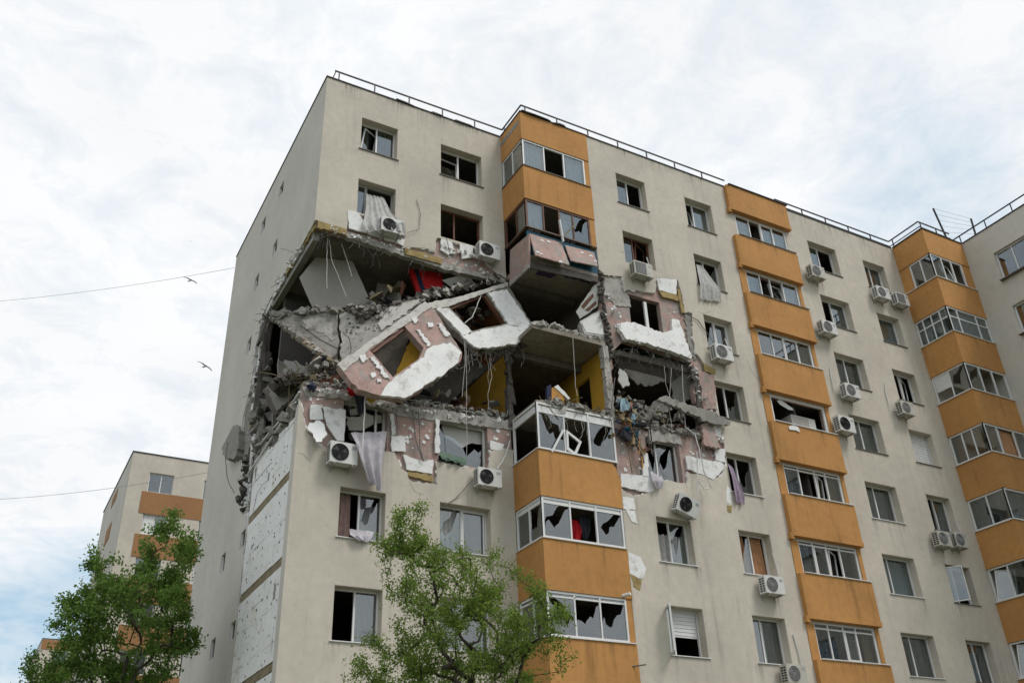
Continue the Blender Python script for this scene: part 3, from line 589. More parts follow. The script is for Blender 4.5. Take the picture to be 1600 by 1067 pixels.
# ------------------------------------------------------------------ the collapsed storeys
PP = ((3.5, -.12, 19), (0, -.985, .17))                      # bottom of the fallen panels kicked outwards
def scraps(par, mt, lst, off=.05, t=.09):
    n = Vector(PP[1]).normalized()
    for q in lst: slab('insulation_scrap', mt, q, Vector(PP[0])+n*off, PP[1], t-.03, amp=.025, step=.06, parent=par)
pa = slab('fallen_facade_panel', 'core', [(529, 570), (600, 521), (666, 474), (678, 483), (706, 526), (722, 550), (719, 565), (680, 593), (632, 623), (595, 618), (575, 612), (560, 608), (545, 592)], *PP, .24, holes=[[(578, 547), (632, 509), (662, 543), (655, 560), (614, 589)]], amp=.02)
tag(pa, 'pink facade panel with empty window, slipped down and leaning left over the hole', 'wall panel')
slab('insulation_layer', 'epsd', [(595, 617), (603, 603), (614, 592), (655, 563), (672, 543), (703, 534), (721, 551), (716, 566), (680, 592), (634, 621)], Vector(PP[0])+Vector((0, -.10, .01)), PP[1], .09, amp=.02, parent=pa)
slab('lintel_strip', 'plasterd', [(527, 569), (664, 471), (676, 479), (634, 507), (577, 545), (537, 580)], Vector(PP[0])+Vector((0, -.03, 0)), PP[1], .026, amp=.012, parent=pa)
scraps(pa, 'epsd', [[(562, 556), (570, 552), (575, 560), (567, 566)], [(578, 558), (583, 557), (606, 585), (610, 592), (602, 590)], [(643, 497), (652, 494), (655, 501), (648, 505)], [(650, 515), (656, 515), (673, 537), (670, 541)], [(579, 583), (586, 581), (588, 587), (582, 590)], [(668, 504), (676, 503), (677, 510), (670, 512)], [(683, 506), (690, 505), (700, 518), (704, 523), (696, 525)], [(589, 592), (595, 592), (596, 597), (590, 598)]])
slab('wooden_jamb', 'wood', [(578, 547), (632, 509), (636, 513), (584, 551)], Vector(PP[0])+Vector((0, .06, 0)), PP[1], .12, amp=.004, parent=pa)
PQ = ((5.5, -.22, 18.6), (-.06, -.985, .15))
pb = slab('fallen_facade_panel', 'conc', [(670, 474), (715, 465), (760, 452), (793, 442), (798, 452), (815, 480), (833, 510), (833, 517), (809, 540), (762, 546), (741, 543), (724, 528), (700, 508), (677, 482)], *PQ, .26, holes=[[(701, 479), (758, 457), (793, 505), (737, 517)]], amp=.02)
tag(pb, 'white-clad facade panel with empty window, tipped sideways in the middle of the hole', 'wall panel')
for q in ([(682, 482), (702, 482), (737, 518), (722, 524), (716, 516)], [(763, 457), (792, 452), (831, 510), (830, 516), (795, 507)], [(722, 525), (737, 519), (794, 507), (830, 517), (807, 538), (750, 544), (741, 541)]):
    slab('insulation_layer', 'epsd', q, Vector(PQ[0])+Vector((0, -.09, .01)), PQ[1], .085, amp=.02, step=.1, parent=pb)
slab('lintel_strip', 'plasterd', [(669, 473), (715, 464), (760, 451), (793, 441), (794, 447), (760, 457), (700, 479), (676, 482)], Vector(PQ[0])+Vector((0, -.035, 0)), PQ[1], .03, amp=.012, parent=pb)
slab('wooden_jamb', 'wood', [(701, 479), (758, 457), (760, 461), (703, 484)], Vector(PQ[0])+Vector((0, .06, 0)), PQ[1], .12, amp=.003, parent=pb)
slab('wooden_jamb', 'wood', [(758, 457), (793, 505), (788, 508), (754, 460)], Vector(PQ[0])+Vector((0, .06, 0)), PQ[1], .12, amp=.003, parent=pb)
NW = Vector((-.52, -.84, .12)).normalized(); NR = Vector((-.40, -.90, .16)).normalized()
ip = slab('fallen_interior_wall', 'wallslab', [(424, 496), (445, 489), (468, 492), (529, 488), (527, 510), (530, 530), (526, 545), (528, 568), (500, 545), (462, 520)], (1.2, .55, 16), NW, .2, amp=.025, step=.1)
tag(ip, 'darker grey concrete wall slab with a pointed left end, wedged at the building corner', 'concrete slab')
slab('edge_plaster', 'cplast', [(462, 519), (500, 544), (528, 566), (527, 574), (498, 553), (460, 527)], Vector((1.2, .55, 16))+NW*.02, NW, .16, amp=.012, parent=ip)
slab('bare_patch', 'concl', [(470, 500), (500, 496), (522, 505), (520, 532), (500, 520), (478, 514)], Vector((1.2, .55, 16))+NW*.012, NW, .014, amp=.05, step=.08, parent=ip)
MB().tube([onP(u, v, Vector((1.2, .55, 16))+NW*.012, NW) for u, v in ((470, 508), (500, 530), (527, 544))], .009, 5).build('crack', 'concd', ip)
iq = slab('fallen_interior_wall', 'concl', [(532, 488), (560, 486), (598, 483), (640, 470), (665, 466), (600, 522), (534, 572), (531, 548), (534, 530), (530, 510)], (1.5, .40, 16), NR, .2, amp=.025, step=.1)
tag(iq, 'paler pock-marked wall slab between the pointed slab and the pink panel', 'concrete slab')
pk = MB(); random.seed(15)
for i in range(26): pk.chunk(onP(random.uniform(540, 590), random.uniform(494, 522), Vector((1.5, .40, 16))+NR*.004, NR), (random.uniform(.03, .10), .02, random.uniform(.02, .06)), Matrix.Identity(3), .3)
tag(pk.build('pock_mark', 'concd', iq), kind='stuff')
slab('loose_plaster', 'plasterd', [(600, 486), (640, 472), (660, 468), (618, 500), (596, 516), (590, 505)], Vector((1.5, .40, 16))+NR*.05, NR, .05, amp=.035, step=.08, parent=iq)
MB().tube([onP(u, v, Vector((1.5, .40, 16))+NR*.006, NR) for u, v in ((536, 520), (546, 528), (549, 545), (545, 560))], .008, 5).build('crack', 'concd', iq)
# rooms behind
o = slab('plaster_sheet', 'soffit', [(572, 549), (640, 502), (636, 540), (612, 596)], (3, .5, 17), (-.2, -.95, .1), .06, amp=.02); tag(o, 'dusty olive plaster sheet seen through the window of the pink panel', 'plaster sheet')
o = slab('ochre_wall_piece', 'yellow', [(641, 532), (657, 518), (660, 562), (612, 596)], (3, .42, 17), (-.4, -.9, .1), .08, amp=.015); tag(o, 'ochre wall piece seen through the window of the pink panel', 'wall piece')
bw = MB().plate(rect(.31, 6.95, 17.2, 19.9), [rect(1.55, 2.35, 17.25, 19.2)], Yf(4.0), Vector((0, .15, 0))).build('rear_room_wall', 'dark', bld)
MB().box(6.96, 7.08, .31, 3.99, 17.36, 19.9).build('interior_partition', 'brown', bld)
MB().box(6.96, 7.08, .31, 3.99, 14.62, 17.15).build('interior_partition', 'yellow', bld)
MB().box(3.55, 3.67, 1.6, 3.99, 17.4, 19.9).build('interior_partition', 'plaster', bld)
MB().box(3.55, 3.67, 1.9, 3.99, 14.62, 17.2).build('interior_partition', 'soffit', bld)
MB().plate(rect(-1.35, 3.99, 14.6, 17.15), [rect(-.45, .45, 14.61, 16.55)], Xf(9.78), Vector((.12, 0, 0))).build('interior_partition', 'yellow', bld)
MB().plate(rect(-1.2, 3.99, 17.36, 19.9), [], Xf(9.86), Vector((.12, 0, 0))).build('interior_partition', 'soffit', bld)
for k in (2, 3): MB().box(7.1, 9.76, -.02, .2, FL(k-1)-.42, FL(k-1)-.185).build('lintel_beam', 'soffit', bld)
rw = MB().plate(rough2(rect(.31, 6.95, 14.62, 17.3), .02, .3), [], Yf(4.02), Vector((0, .13, 0))).build('rear_room_wall', 'conc', bld)
bm = MB().box(-.115, .115, -.03, .03, -.03, .03).mesh('brick', 'brick')
for i in range(14):
    for j in range(14):
        x = .45+i*.25+(.125 if j % 2 else 0); z = 15.6+j*.085
        if (x-1.3)**2/.8+(z-16.2)**2/.35 < 1+random.gauss(0, .25): link(bm, 'brick', rw, (x, 4.0+random.uniform(-.01, .012), z))
for pts in ([(.5, 16.6), (1.2, 16.7), (1.3, 17.2), (.5, 17.25)], [(2.4, 16.0), (3.3, 15.9), (3.2, 16.7), (2.5, 16.9)], [(.45, 14.9), (.9, 15.0), (.8, 15.8), (.4, 15.7)]):
    MB().plate(rough2(pts, .05, .12), [], Yf(3.985), Vector((0, .03, 0))).build('plaster_patch', 'plasterw', rw)
for x0, x1 in ((-1.45, -1.1),):
    pass
def column(name, a, b, w, mt, parent=None):
    m = MB(); a = Vector(a); b = Vector(b); n = 7
    for i in range(n): m.chunk(a.lerp(b, (i+.5)/n), (w*random.uniform(.8, 1.15), w*random.uniform(.8, 1.15), (b-a).length/n*1.5), Matrix.Rotation(random.gauss(0, .08), 3, 'Y'), .16)
    return m.build(name, mt, parent)
column('broken_column', (9.78, -1.42, 14.55), (9.78, -1.42, 17.2), .22, 'concl', bld)
column('broken_column', (6.95, .12, 14.5), (6.95, .12, 17.1), .2, 'concd', bld)
column('broken_column', (13.62, Y1+.15, 14.6), (13.55, Y1+.15, 17.3), .24, 'concd', bld)
column('broken_column', (9.98, Y1+.15, 17.4), (9.93, Y1+.15, 19.7), .14, 'concd', bld)
column('broken_wall_edge', (.2, 5.35, 13.6), (.2, 5.75, 19.8), .34, 'concd', bld)
column('broken_wall_edge', (.2, 4.75, 11.9), (.2, 5.0, 15.2), .26, 'conc', bld)
wb = slab('hanging_partition', 'plaster', [(497, 398), (549, 404), (580, 473), (492, 488), (468, 433)], (1.5, 1.6, 18.5), (-.25, -.95, -.2), .09, amp=.004)
tag(wb, 'white partition board hanging crooked under the ceiling at the corner', 'partition')
sl = slab('leaning_wall', 'plaster', [(598, 392), (640, 400), (628, 425), (592, 476), (586, 470), (590, 440)], (3, 2.2, 18.5), (-.1, -1, -.1), .1, amp=.006); tag(sl, 'pale leaning wall piece between dark doorway and red mattress', 'partition')
mt_ = slab('red_mattress', 'red', [(637, 415), (688, 408), (693, 450), (656, 466)], (4, .9, 18.8), (-.2, -.95, -.15), .2, amp=.004); tag(mt_, 'red mattress with a dark stripe standing in the upper wrecked room', 'mattress')
slab('stripe', 'navy', [(645, 415), (650, 414), (668, 461), (661, 464)], (4, .885, 18.8), (-.2, -.95, -.15), .012, amp=.001, parent=mt_)
sh_ = slab('white_shelf_board', 'plasterw', [(691, 438), (740, 424), (750, 430), (712, 450), (704, 448)], (5, .7, 19.2), (0, -.8, -.6), .04, amp=.004); tag(sh_, 'white board lying flat just right of the red mattress', 'board')
# broken boards and cabinet beside the balcony column
b1 = slab('torn_board', 'plasterw', [(900, 487), (928, 446), (937, 440), (934, 478), (906, 498)], (9.4, -1.2, 18.8), (-.35, -.9, -.1), .05, amp=.01); tag(b1, 'torn pale board with maroon stripes standing above the white cabinet', 'board')
for q in ([(908, 478), (926, 458), (928, 463), (912, 482)], [(914, 484), (931, 470), (932, 475), (920, 486)]): slab('stripe', 'wood', q, (9.4, -1.215, 18.8), (-.35, -.9, -.1), .012, amp=.003, parent=b1)
cbn = slab('white_cabinet', 'plasterw', [(906, 502), (944, 480), (953, 527), (914, 522)], (9.3, -1.3, 17.9), (-.25, -.95, .1), .3, amp=.006); tag(cbn, 'white kitchen cabinet tilted on the open balcony slab', 'cabinet')
slab('door', 'acw', [(909, 504), (938, 487), (944, 523), (916, 519)], (9.3, -1.325, 17.9), (-.25, -.95, .1), .022, amp=.002, parent=cbn)
slab('door_edge', 'concd', [(940, 487), (945, 484), (951, 524), (947, 524)], (9.3, -1.322, 17.9), (-.25, -.95, .1), .02, amp=.003, parent=cbn)
# stripped parapet of the upper balcony
for q in ([(827, 365), (877, 379), (890, 414), (837, 399)], [(883, 383), (928, 394), (934, 416), (892, 407)]):
    slab('stripped_parapet', 'core', q, (8, Y1-.08, 20.7), (0, -.95, .28), .05, amp=.008, parent=bld)
slab('stripped_parapet', 'core', [(797, 391), (826, 366), (826, 412), (796, 440)], (6.92, 0, 0), (-1, 0, 0), .07, amp=.006, parent=bld)
MB().box(6.97, 9.8, Y1+.04, Y1+.1, 20.1, 21.1).build('balcony_parapet', 'teal', bld)
slab('slab_edge', 'concl', [(795, 441), (826, 412), (826, 418), (796, 447)], (6.9, 0, 0), (-1, 0, 0), .05, amp=.006, parent=bld)
slab('slab_edge', 'concd', [(826, 408), (934, 432), (935, 441), (826, 418)], (8, Y1-.01, 20), (0, -1, 0), .06, amp=.012, parent=bld)
for q in ([(6.98+.55, Y1+.25), (8.35, Y1+.25), (8.25, -.75), (7.65, -.75)], [(8.45, Y1+.15), (9.7, Y1+.15), (9.7, -1.05), (8.6, -1.1)]):
    MB().plate(rough2(q, .04, .15), [], lambda p: (p[0], p[1], FL(1)-.164), Vector((0, 0, .003))).build('paint_patch', 'purple', bld)
bl = MB(); n3 = Vector((0, -.95, .28)).normalized()
for u, v in ((847, 376), (857, 378), (840, 394), (846, 397), (909, 395), (923, 400), (876, 409), (930, 408)): bl.chunk(onP(u, v, (8, Y1-.09, 20.7), n3), (.13, .03, .07), Matrix.Identity(3), .2)
tag(bl.build('adhesive_blob', 'eps', bld), kind='stuff')
# hanging slabs in the lower right hole
for name, mt, q, p, n, t, lb, ct in (
  ('hanging_slab', 'concl', [(974, 575), (990, 568), (1010, 570), (1040, 595), (1010, 604), (994, 598)], (12, -.9, 17), (0, -.8, -.55), .14, 'jagged pale slab piece hanging inside the right-hand hole', 'concrete slab'),
  ('round_debris', 'conc', [(1008, 650), (1020, 628), (1040, 622), (1046, 640), (1034, 660), (1015, 664)], (12, -.8, 15.5), (-.3, -.9, 0), .12, 'rounded grey slab fragment leaning at the bottom of the right-hand hole', 'concrete slab'),
  ('fallen_lintel', 'concl', [(1030, 624), (1036, 619), (1120, 645), (1142, 658), (1141, 664), (1116, 662)], (13, Y1-.25, 15), (0, -.96, -.2), .2, 'long concrete beam hanging slantwise across the right-hand hole', 'beam'),
  ('torn_wall_strip', 'core', [(1090, 578), (1115, 586), (1119, 640), (1100, 640)], (14, Y1-.03, 16), (0, -1, .02), .1, 'pink upright wall strip left of a white two-pane window', 'wall panel'),
  ('torn_wall_strip', 'core', [(1097, 662), (1114, 664), (1126, 700), (1100, 694)], (14, Y1-.10, 14.5), (.1, -1, .1), .1, 'short pink wall fragment hanging below the slanting beam', 'wall panel'),
  ('dangling_insulation', 'eps', [(484, 660), (500, 657), (508, 672), (503, 690), (494, 690), (480, 668)], (1, -.12, 13.3), (-.2, -.9, .3), .06, 'crumpled white insulation flap left of the lower air conditioner', 'insulation'),
  ('dangling_concrete', 'conc', [(346, 700), (365, 664), (373, 668), (372, 700), (366, 716), (352, 716)], (-.1, 6.4, 15), (-1, -.15, .1), .35, 'grey broken slab corner dangling on the end wall', 'concrete slab'),
  ('ceiling_slab', 'concd', [(412, 610), (440, 600), (466, 606), (440, 640), (430, 650), (418, 630)], (.35, 2.5, 14.5), (-.9, -.4, .1), .2, 'cracked grey slab sagging at the open building corner', 'concrete slab')):
    o = slab(name, mt, q, p, n, t, amp=.03, step=.1); tag(o, lb, ct)
for y0, y1, z0, z1, mt, nm in ((.12, 1.3, 19.98, 20.16, 'wool', 'wool_strip'), (1.5, 2.3, 19.95, 20.12, 'epsd', 'insulation_scrap'), (2.4, 3.1, 19.98, 20.14, 'wool', 'wool_strip'), (3.3, 4.6, 19.9, 20.1, 'epsd', 'insulation_scrap'), (4.8, 5.6, 19.75, 20.05, 'epsd', 'insulation_scrap'), (5.75, 5.95, 17.4, 18.9, 'epsd', 'insulation_scrap'), (5.7, 5.95, 15.9, 17.2, 'epsd', 'insulation_scrap'), (5.6, 5.9, 15.4, 15.85, 'wool', 'wool_strip'), (5.1, 5.35, 13.2, 14.9, 'epsd', 'insulation_scrap'), (4.9, 5.2, 12.2, 13.1, 'epsd', 'insulation_scrap')):
    MB().plate(rough2(rect(y0, y1, z0, z1), .03, .12), [], Xf(.02+random.uniform(-.02, .02)), Vector((.06, 0, 0))).build(nm, mt, bld)
MB().box(.10, .30, .35, 5.6, 19.70, 19.915).build('edge_beam', 'conc', bld)
# rubble
def rubble(label, path, n, smin, smax, spread, mt, seed):
    random.seed(seed); m = MB(); path = [Vector(p) for p in path]
    for i in range(n):
        t = random.random()*(len(path)-1); k = min(int(t), len(path)-2); p = path[k].lerp(path[k+1], t-k)
        s = random.uniform(smin, smax)*random.uniform(.6, 1); m.chunk(p+Vector((random.gauss(0, spread), random.gauss(0, spread), random.gauss(0, spread*.6))), (s*random.uniform(.8, 2), s, s*random.uniform(.4, 1)))
    o = m.build('rubble', mt); tag(o, label, 'rubble', kind='stuff')
Q = lambda y, *px: [onY(u, v, y) for u, v in px]
rubble('dark rubble heaped along the top of the fallen panels', Q(.35, (560, 498), (610, 484), (660, 464), (720, 448), (790, 436)), 150, .08, .3, .10, 'concd', 1)
rubble('pale broken plaster lying on the fallen panels', Q(.15, (590, 494), (660, 466), (730, 448), (788, 438)), 70, .05, .2, .08, 'concl', 2)
rubble('rubble edge along the floor below the hole', Q(.22, (476, 602), (560, 607), (640, 632), (720, 640), (800, 652)), 160, .05, .22, .07, 'conc', 3)
rubble('heap of dark rubble in the left room', Q(1.6, (440, 600), (490, 600), (530, 612)), 150, .1, .4, .18, 'concd', 4)
rubble('rubble on the balcony slab above the broken glazing', Q(Y1+.15, (838, 632), (870, 632), (910, 640), (955, 652)), 130, .05, .22, .07, 'conc', 5)
rubble('rubble on the bare slab in the middle of the balcony column', Q(Y1+.12, (836, 508), (870, 512), (905, 524), (950, 535)), 90, .05, .2, .05, 'concl', 6)
rubble('rubble hanging under the tipped white panel', Q(-.35, (735, 545), (775, 550), (810, 542), (832, 520)), 80, .05, .18, .06, 'concd', 7)
rubble('rubble spilling from the right-hand hole', Q(Y1+.1, (960, 655), (1014, 668), (1060, 676), (1096, 680)), 120, .05, .22, .08, 'conc', 8)
rubble('broken edge of the left room at the end wall', [(.25, .4, 13.8), (.25, 2, 13.7), (.25, 4, 13.9), (.2, 4.9, 14.6), (.2, 5.4, 16), (.2, 5.6, 18)], 130, .05, .34, .15, 'conc', 9)
rubble('dark debris hanging from the end wall edge', [(.0, 5.2, 12.2), (.05, 5.4, 13), (.1, 5.6, 14.5)], 50, .06, .26, .10, 'concd', 10)
rubble('debris clinging below the upper balcony', Q(Y1+.05, (936, 425), (940, 470), (950, 530), (956, 560)), 90, .05, .18, .05, 'concd', 11)
random.seed(21)
for i, (a, b, w) in enumerate((((462, 628), (385, 745), .05), ((440, 655), (410, 690), .06), ((468, 612), (445, 650), .05))):
    o = MB().bar(onX(*a, -.03), onX(*b, -.03), w, .04).build('metal_trim', 'acw'); tag(o, ['long pale metal strip lying along the sloping broken edge of the end wall', 'short pale strip over the upper insulation boards', 'pale strip bent at the very corner of the broken end wall'][i], 'metal strip')
# ------------------------------------------------------------------ air conditioners
def ac(u, v, wall, label, w=.82, h=.56, rot=(0, 0, 0), covered=False, square=False, hose=None, off=.12):
    p = onY(u, v, wall-off-.3); root = empty('air_conditioner', (p.x, wall-off, p.z)); root.rotation_euler = rot; d = .3
    c = MB(); b = .02
    c.prism([(-w/2+b, -d), (w/2-b, -d), (w/2, -d+b), (w/2, 0), (-w/2, 0), (-w/2, -d+b)], -h/2, h/2); c.build('casing', random.choice(['acw', 'acw', 'acw2']), root)
    cx = -.12*w/.82; r = h*.40
    if square:
        q = MB()
        for i in range(9): q.box(cx-r, cx+r, -d-.018, -d-.003, -r+i*2*r/9, -r+i*2*r/9+.022)
        MB().box(cx-r*1.04, cx+r*1.04, -d-.006, -d+.002, -r*1.04, r*1.04).build('fan_opening', 'blackp', root); q.build('fan_guard', 'metal', root)
    else:
        MB().disc((cx, 0), r, -d-.006, -d+.002, 28).build('fan_opening', 'blackp', root)
        q = MB(); [q.ring((cx, 0), r*f-.008, r*f+.004, -d-.022, -d-.010, 28) for f in (1.0, .8, .6, .4, .2)]
        for i in range(6):
            a = i*math.pi/6; q.bar((cx-r*math.cos(a), -d-.013, -r*math.sin(a)), (cx+r*math.cos(a), -d-.013, r*math.sin(a)), .006, .006)
        q.build('fan_guard', 'metal' if not covered else 'blackp', root)
        f = MB()
        for i in range(3):
            a = i*2.09+.4; f.add([(cx+.03*math.cos(a), -d-.008, .03*math.sin(a)), (cx+r*.85*math.cos(a-.35), -d-.009, r*.85*math.sin(a-.35)), (cx+r*.9*math.cos(a+.35), -d-.0075, r*.9*math.sin(a+.35))], [(0, 1, 2)])
        f.build('fan', 'wired', root)
    s = MB()
    for i in range(6):
        for j in range(2): s.box(-w/2-.004, -w/2+.002, -d+.04+j*.12, -d+.13+j*.12, -h*.40+i*h*.135, -h*.40+i*h*.135+h*.085)
    tag(s.build('side_vent', 'blackp', root), kind='stuff')
    MB().box(w*.27, w*.42, -d-.004, -d+.002, h*.2, h*.36).build('badge', 'metal', root)
    for x in (-w*.32, w*.32):
        MB().box(x-.018, x+.018, -d, off, -h/2-.045, -h/2-.005).build('bracket', 'metal', root); MB().box(x-.016, x+.016, off-.03, off, -h/2-.15, -h/2-.046).build('bracket', 'metal', root)
    if hose: MB().tube([Vector(q) for q in hose], .022, 6).build('hose', 'acw', root)
    tag(root, label, 'air conditioner', 'air conditioners on the facade'); return root
hs = lambda s=1, up=.9: [(.42*s, -.1, -.1), (.55*s, -.02, -.12), (.62*s, .06, .15), (.60*s, .08, up*.6), (.52*s, .09, up)]
ac(614, 352, 0, 'air conditioner half covered by a white curtain below the second-row corner window', covered=True)
ac(766, 391, 0, 'air conditioner with black fan left of the stripped pink balcony', covered=True, h=.6)
ac(1006, 420, Y1, 'air conditioner with square slatted grille under a brown-framed window', square=True, hose=hs(1, .9))
ac(1132, 550, Y1, 'air conditioner under the third-row window right of the pink damaged wall', h=.6, hose=hs(1, .9))
ac(1279, 424, Y1, 'topmost air conditioner beside the orange shallow balconies, under a top-row window', hose=hs(-1, .9), w=.78)
ac(1297, 511, Y1, 'air conditioner under the second-row window right of the orange shallow balconies', w=.8, hose=hs(-1, 1.0))
ac(1333, 610, Y1, 'air conditioner under the third-row window right of the orange shallow balconies', w=.78, hose=hs(-1, 1.1))
ac(1381, 457, Y1, 'left one of the pair of air conditioners under the top right window', w=.8, hose=hs(1, .9))
ac(1411, 467, Y1, 'right one of the pair of air conditioners beside the corner balcony', w=.78, square=True)
ac(1419, 637, Y1, 'air conditioner under the narrow third-row window next to the corner balconies', w=.74, hose=hs(-1, 1.2))
ac(1324, 662, Y1, 'air conditioner with black fan at the right edge of the burst loggia', covered=True, h=.62)
ac(1477, 841, Y1, 'left one of two air conditioners side by side under a lower right window', w=.72)
ac(1503, 843, Y1, 'right one of two air conditioners side by side under a lower right window', w=.66, hose=hs(1, .8))
ac(538, 707, 0, 'air conditioner with large black fan beside the hanging lavender sheet', covered=True, h=.62)
ac(766, 745, 0, 'air conditioner with black fan on the wall left of the orange balcony', covered=True)
ac(1077, 787, Y1, 'air conditioner hanging tilted below the torn pink wall', covered=True, rot=(rad(12), rad(17), 0))
ac(1211, 913, Y1, 'air conditioner below the window with peach curtains', hose=hs(1, 1.2))
ac(1246, 1052, Y1, 'lowest air conditioner at the bottom edge beside the shallow balconies', hose=hs(1, 1.3))
# ------------------------------------------------------------------ curtains and cloths
def curtain(c, k, f0, f1, mt, label, z0=0., z1=.97, folds=None, amp=.035, skew=0):
    a, b = COL[c]; y = (0 if c in 'AB' else Y1)+REV+.16; xa, xb = a+(b-a)*f0, a+(b-a)*f1; zb, zt = WB(k)+(WT(k)-WB(k))*z0, WB(k)+(WT(k)-WB(k))*z1
    o = MB().loft([(xa, y, zt), (xa+skew, y, zb)], [(xb, y, zt), (xb+skew, y, zb)], 36, 8, amp, folds or max(2, round((xb-xa)*6)), ph=random.random()*6, taper=.8).build('curtain', mt, None, True)
    tag(o, label, 'curtain', 'curtains inside the windows'); return o
def bcurtain(x0, x1, y, zb, zt, mt, label, axis='x'):
    A = [(x0, y, zt), (x0, y, zb)]; B = [(x1, y, zt), (x1, y, zb)]
    if axis == 'y': A = [(y, x0, zt), (y, x0, zb)]; B = [(y, x1, zt), (y, x1, zb)]
    o = MB().loft(A, B, 40, 6, .03, max(2, round(abs(x1-x0)*7)), nrm=(0, -1, 0) if axis == 'x' else (-1, 0, 0), ph=random.random()*6, taper=.9).build('curtain', mt, None, True)
    tag(o, label, 'curtain', 'curtains inside the windows')
curtain('A', 0, .52, 1, 'cdark', 'dark curtain in the topmost window beside the building corner')
curtain('B', 5, .02, .5, 'cwhite', 'bunched white curtain in the window left of the orange balcony, above the tree', skew=.1)
curtain('B', 5, .52, .98, 'cgrey', 'grey net curtain behind the right pane above the tree')
curtain('A', 5, .1, .36, 'cpink', 'dusty pink curtain drawn aside in the window under the lavender sheet')
curtain('A', 5, .55, .95, 'cgrey', 'crumpled grey curtain right of the dusty pink curtain', z1=.8)
curtain('A', 6, .52, 1, 'cgrey', 'grey pleated curtain right of a black open window, partly behind the tree')
curtain('C', 5, .1, 1, 'cwhite', 'white lace curtain sagging over the sill of a broken window', z1=.72, amp=.06)
curtain('D', 5, .05, .42, 'cpeach', 'left peach curtain in the window above an air conditioner', skew=.12)
curtain('D', 5, .56, .95, 'cpeach', 'right peach curtain in the window above an air conditioner', skew=.06)
curtain('D', 0, .5, 1, 'cwhite', 'white curtain in the top window left of the shallow balconies')
curtain('D', 6, .0, 1, 'cgrey', 'grey curtain in the bottom window left of the shallow balconies')
curtain('E', 0, .0, .55, 'cgrey', 'grey curtain in the top window right of the shallow balconies')
curtain('E', 1, .6, 1, 'cgrey', 'grey curtain in the second-row window right of the shallow balconies')
curtain('E', 2, .0, .4, 'cgrey', 'grey net curtain in the third-row window right of the shallow balconies')
curtain('E', 3, .0, 1, 'cgreen', 'green curtain in the fourth-row window beside the black-fan air conditioner')
curtain('E', 4, .0, 1, 'cgrey', 'grey net curtain filling the fifth-row window right of the shallow balconies')
curtain('E', 5, .3, 1, 'cblue', 'pale greenish blind in the sixth-row window right of the shallow balconies', amp=.008)
curtain('E', 6, .4, 1, 'cgrey', 'grey curtain in the bottom-row window right of the shallow balconies')
curtain('F', 0, .4, 1, 'cgrey', 'grey curtain in the top window above a pair of air conditioners')
curtain('F', 1, .25, 1, 'cblue', 'pale green blind in the second-row window left of the corner balconies', amp=.008)
curtain('F', 4, .5, 1, 'cgrey', 'grey curtain in the window above two side-by-side air conditioners')
curtain('F', 6, .4, 1, 'cgrey', 'grey curtain in the bottom window left of the corner balconies')
bcurtain(7.1, 7.75, Y1+.14, BT(1)+.02, BB(0)-.05, 'cwhite', 'left white curtain in the top corner balcony'); bcurtain(7.6, 7.88, Y1+.17, BT(1)+.02, BB(0)-.05, 'cpeach', 'narrow peach curtain in the top corner balcony')
bcurtain(8.9, 9.55, Y1+.14, BT(1)+.02, BB(0)-.05, 'cwhite', 'right white curtain in the top corner balcony')
bcurtain(7.1, 7.6, Y1+.14, BT(2)+.05, BB(1)-.1, 'cwhite', 'white curtain in the brown-framed balcony window, at its left'); bcurtain(8.5, 9.0, Y1+.14, BT(2)+.05, BB(1)-.1, 'cwhite', 'white curtain in the brown-framed balcony window, right of its crossed battens')
for k, xs, mt, lb in ((0, (17.02, 17.65), 'cwhite', 'added white curtain imitating a pane reflection at the left of the topmost shallow balcony'), (0, (18.4, 18.95), 'cwhite', 'added white curtain imitating a pane reflection right of the gap in the topmost shallow balcony'), (0, (19.0, 19.65), 'cwhite', 'added white curtain imitating a pane reflection at the right end of the topmost shallow balcony'), (1, (17.02, 17.65), 'cwhite', 'added white curtain imitating a pane reflection at the left of the second shallow balcony'), (1, (18.95, 19.65), 'cwhite', 'added white curtain imitating a pane reflection at the right end of the second shallow balcony'), (4, (17.0, 17.5), 'cgrey', 'grey curtain at the left of the loggia with one open sash'), (4, (19.2, 19.6), 'cbeige', 'tan curtain at the right of the loggia with one open sash'), (6, (18.4, 19.0), 'cwhite', 'white curtain in the lowest fully visible shallow balcony'), (6, (19.2, 19.6), 'cbeige', 'tan curtain in the lowest fully visible shallow balcony'), (2, (19.1, 19.6), 'cbeige', 'tan curtain in the third shallow balcony from the top'), (5, (17.05, 17.6), 'cgrey', 'grey curtain in the second shallow balcony below the burst loggia')):
    bcurtain(*xs, Y1+.2, BT(k+1)+.05, BB(k)-.1, mt, lb)  # white ones in the two top balconies are added to imitate pane reflections
for k, mt, lb in ((1, 'cblue', 'pale green blind behind the second corner balcony front'), (3, 'cpeach', 'peach curtain in the fourth corner balcony'), (4, 'cgrey', 'grey curtain in the fifth corner balcony')):
    bcurtain(26.9, 28.9, -3.05, BT(k+1)+.05, BB(k)-.08, mt, lb)
    bcurtain(-2.9, -1.7, 26.86, BT(k+1)+.05, BB(k)-.08, mt, lb.replace('behind the', 'on the side of the').replace('in the', 'on the side of the'), 'y')
def cl(name, mt, A, B, label, cat='cloth', y=None, **kw):
    cv = lambda P: [onY(q[0], q[1], q[2]) for q in P]
    o = MB().loft(cv(A), cv(B), 26, 18, **kw).build(name, mt, None, True); tag(o, label, cat); return o
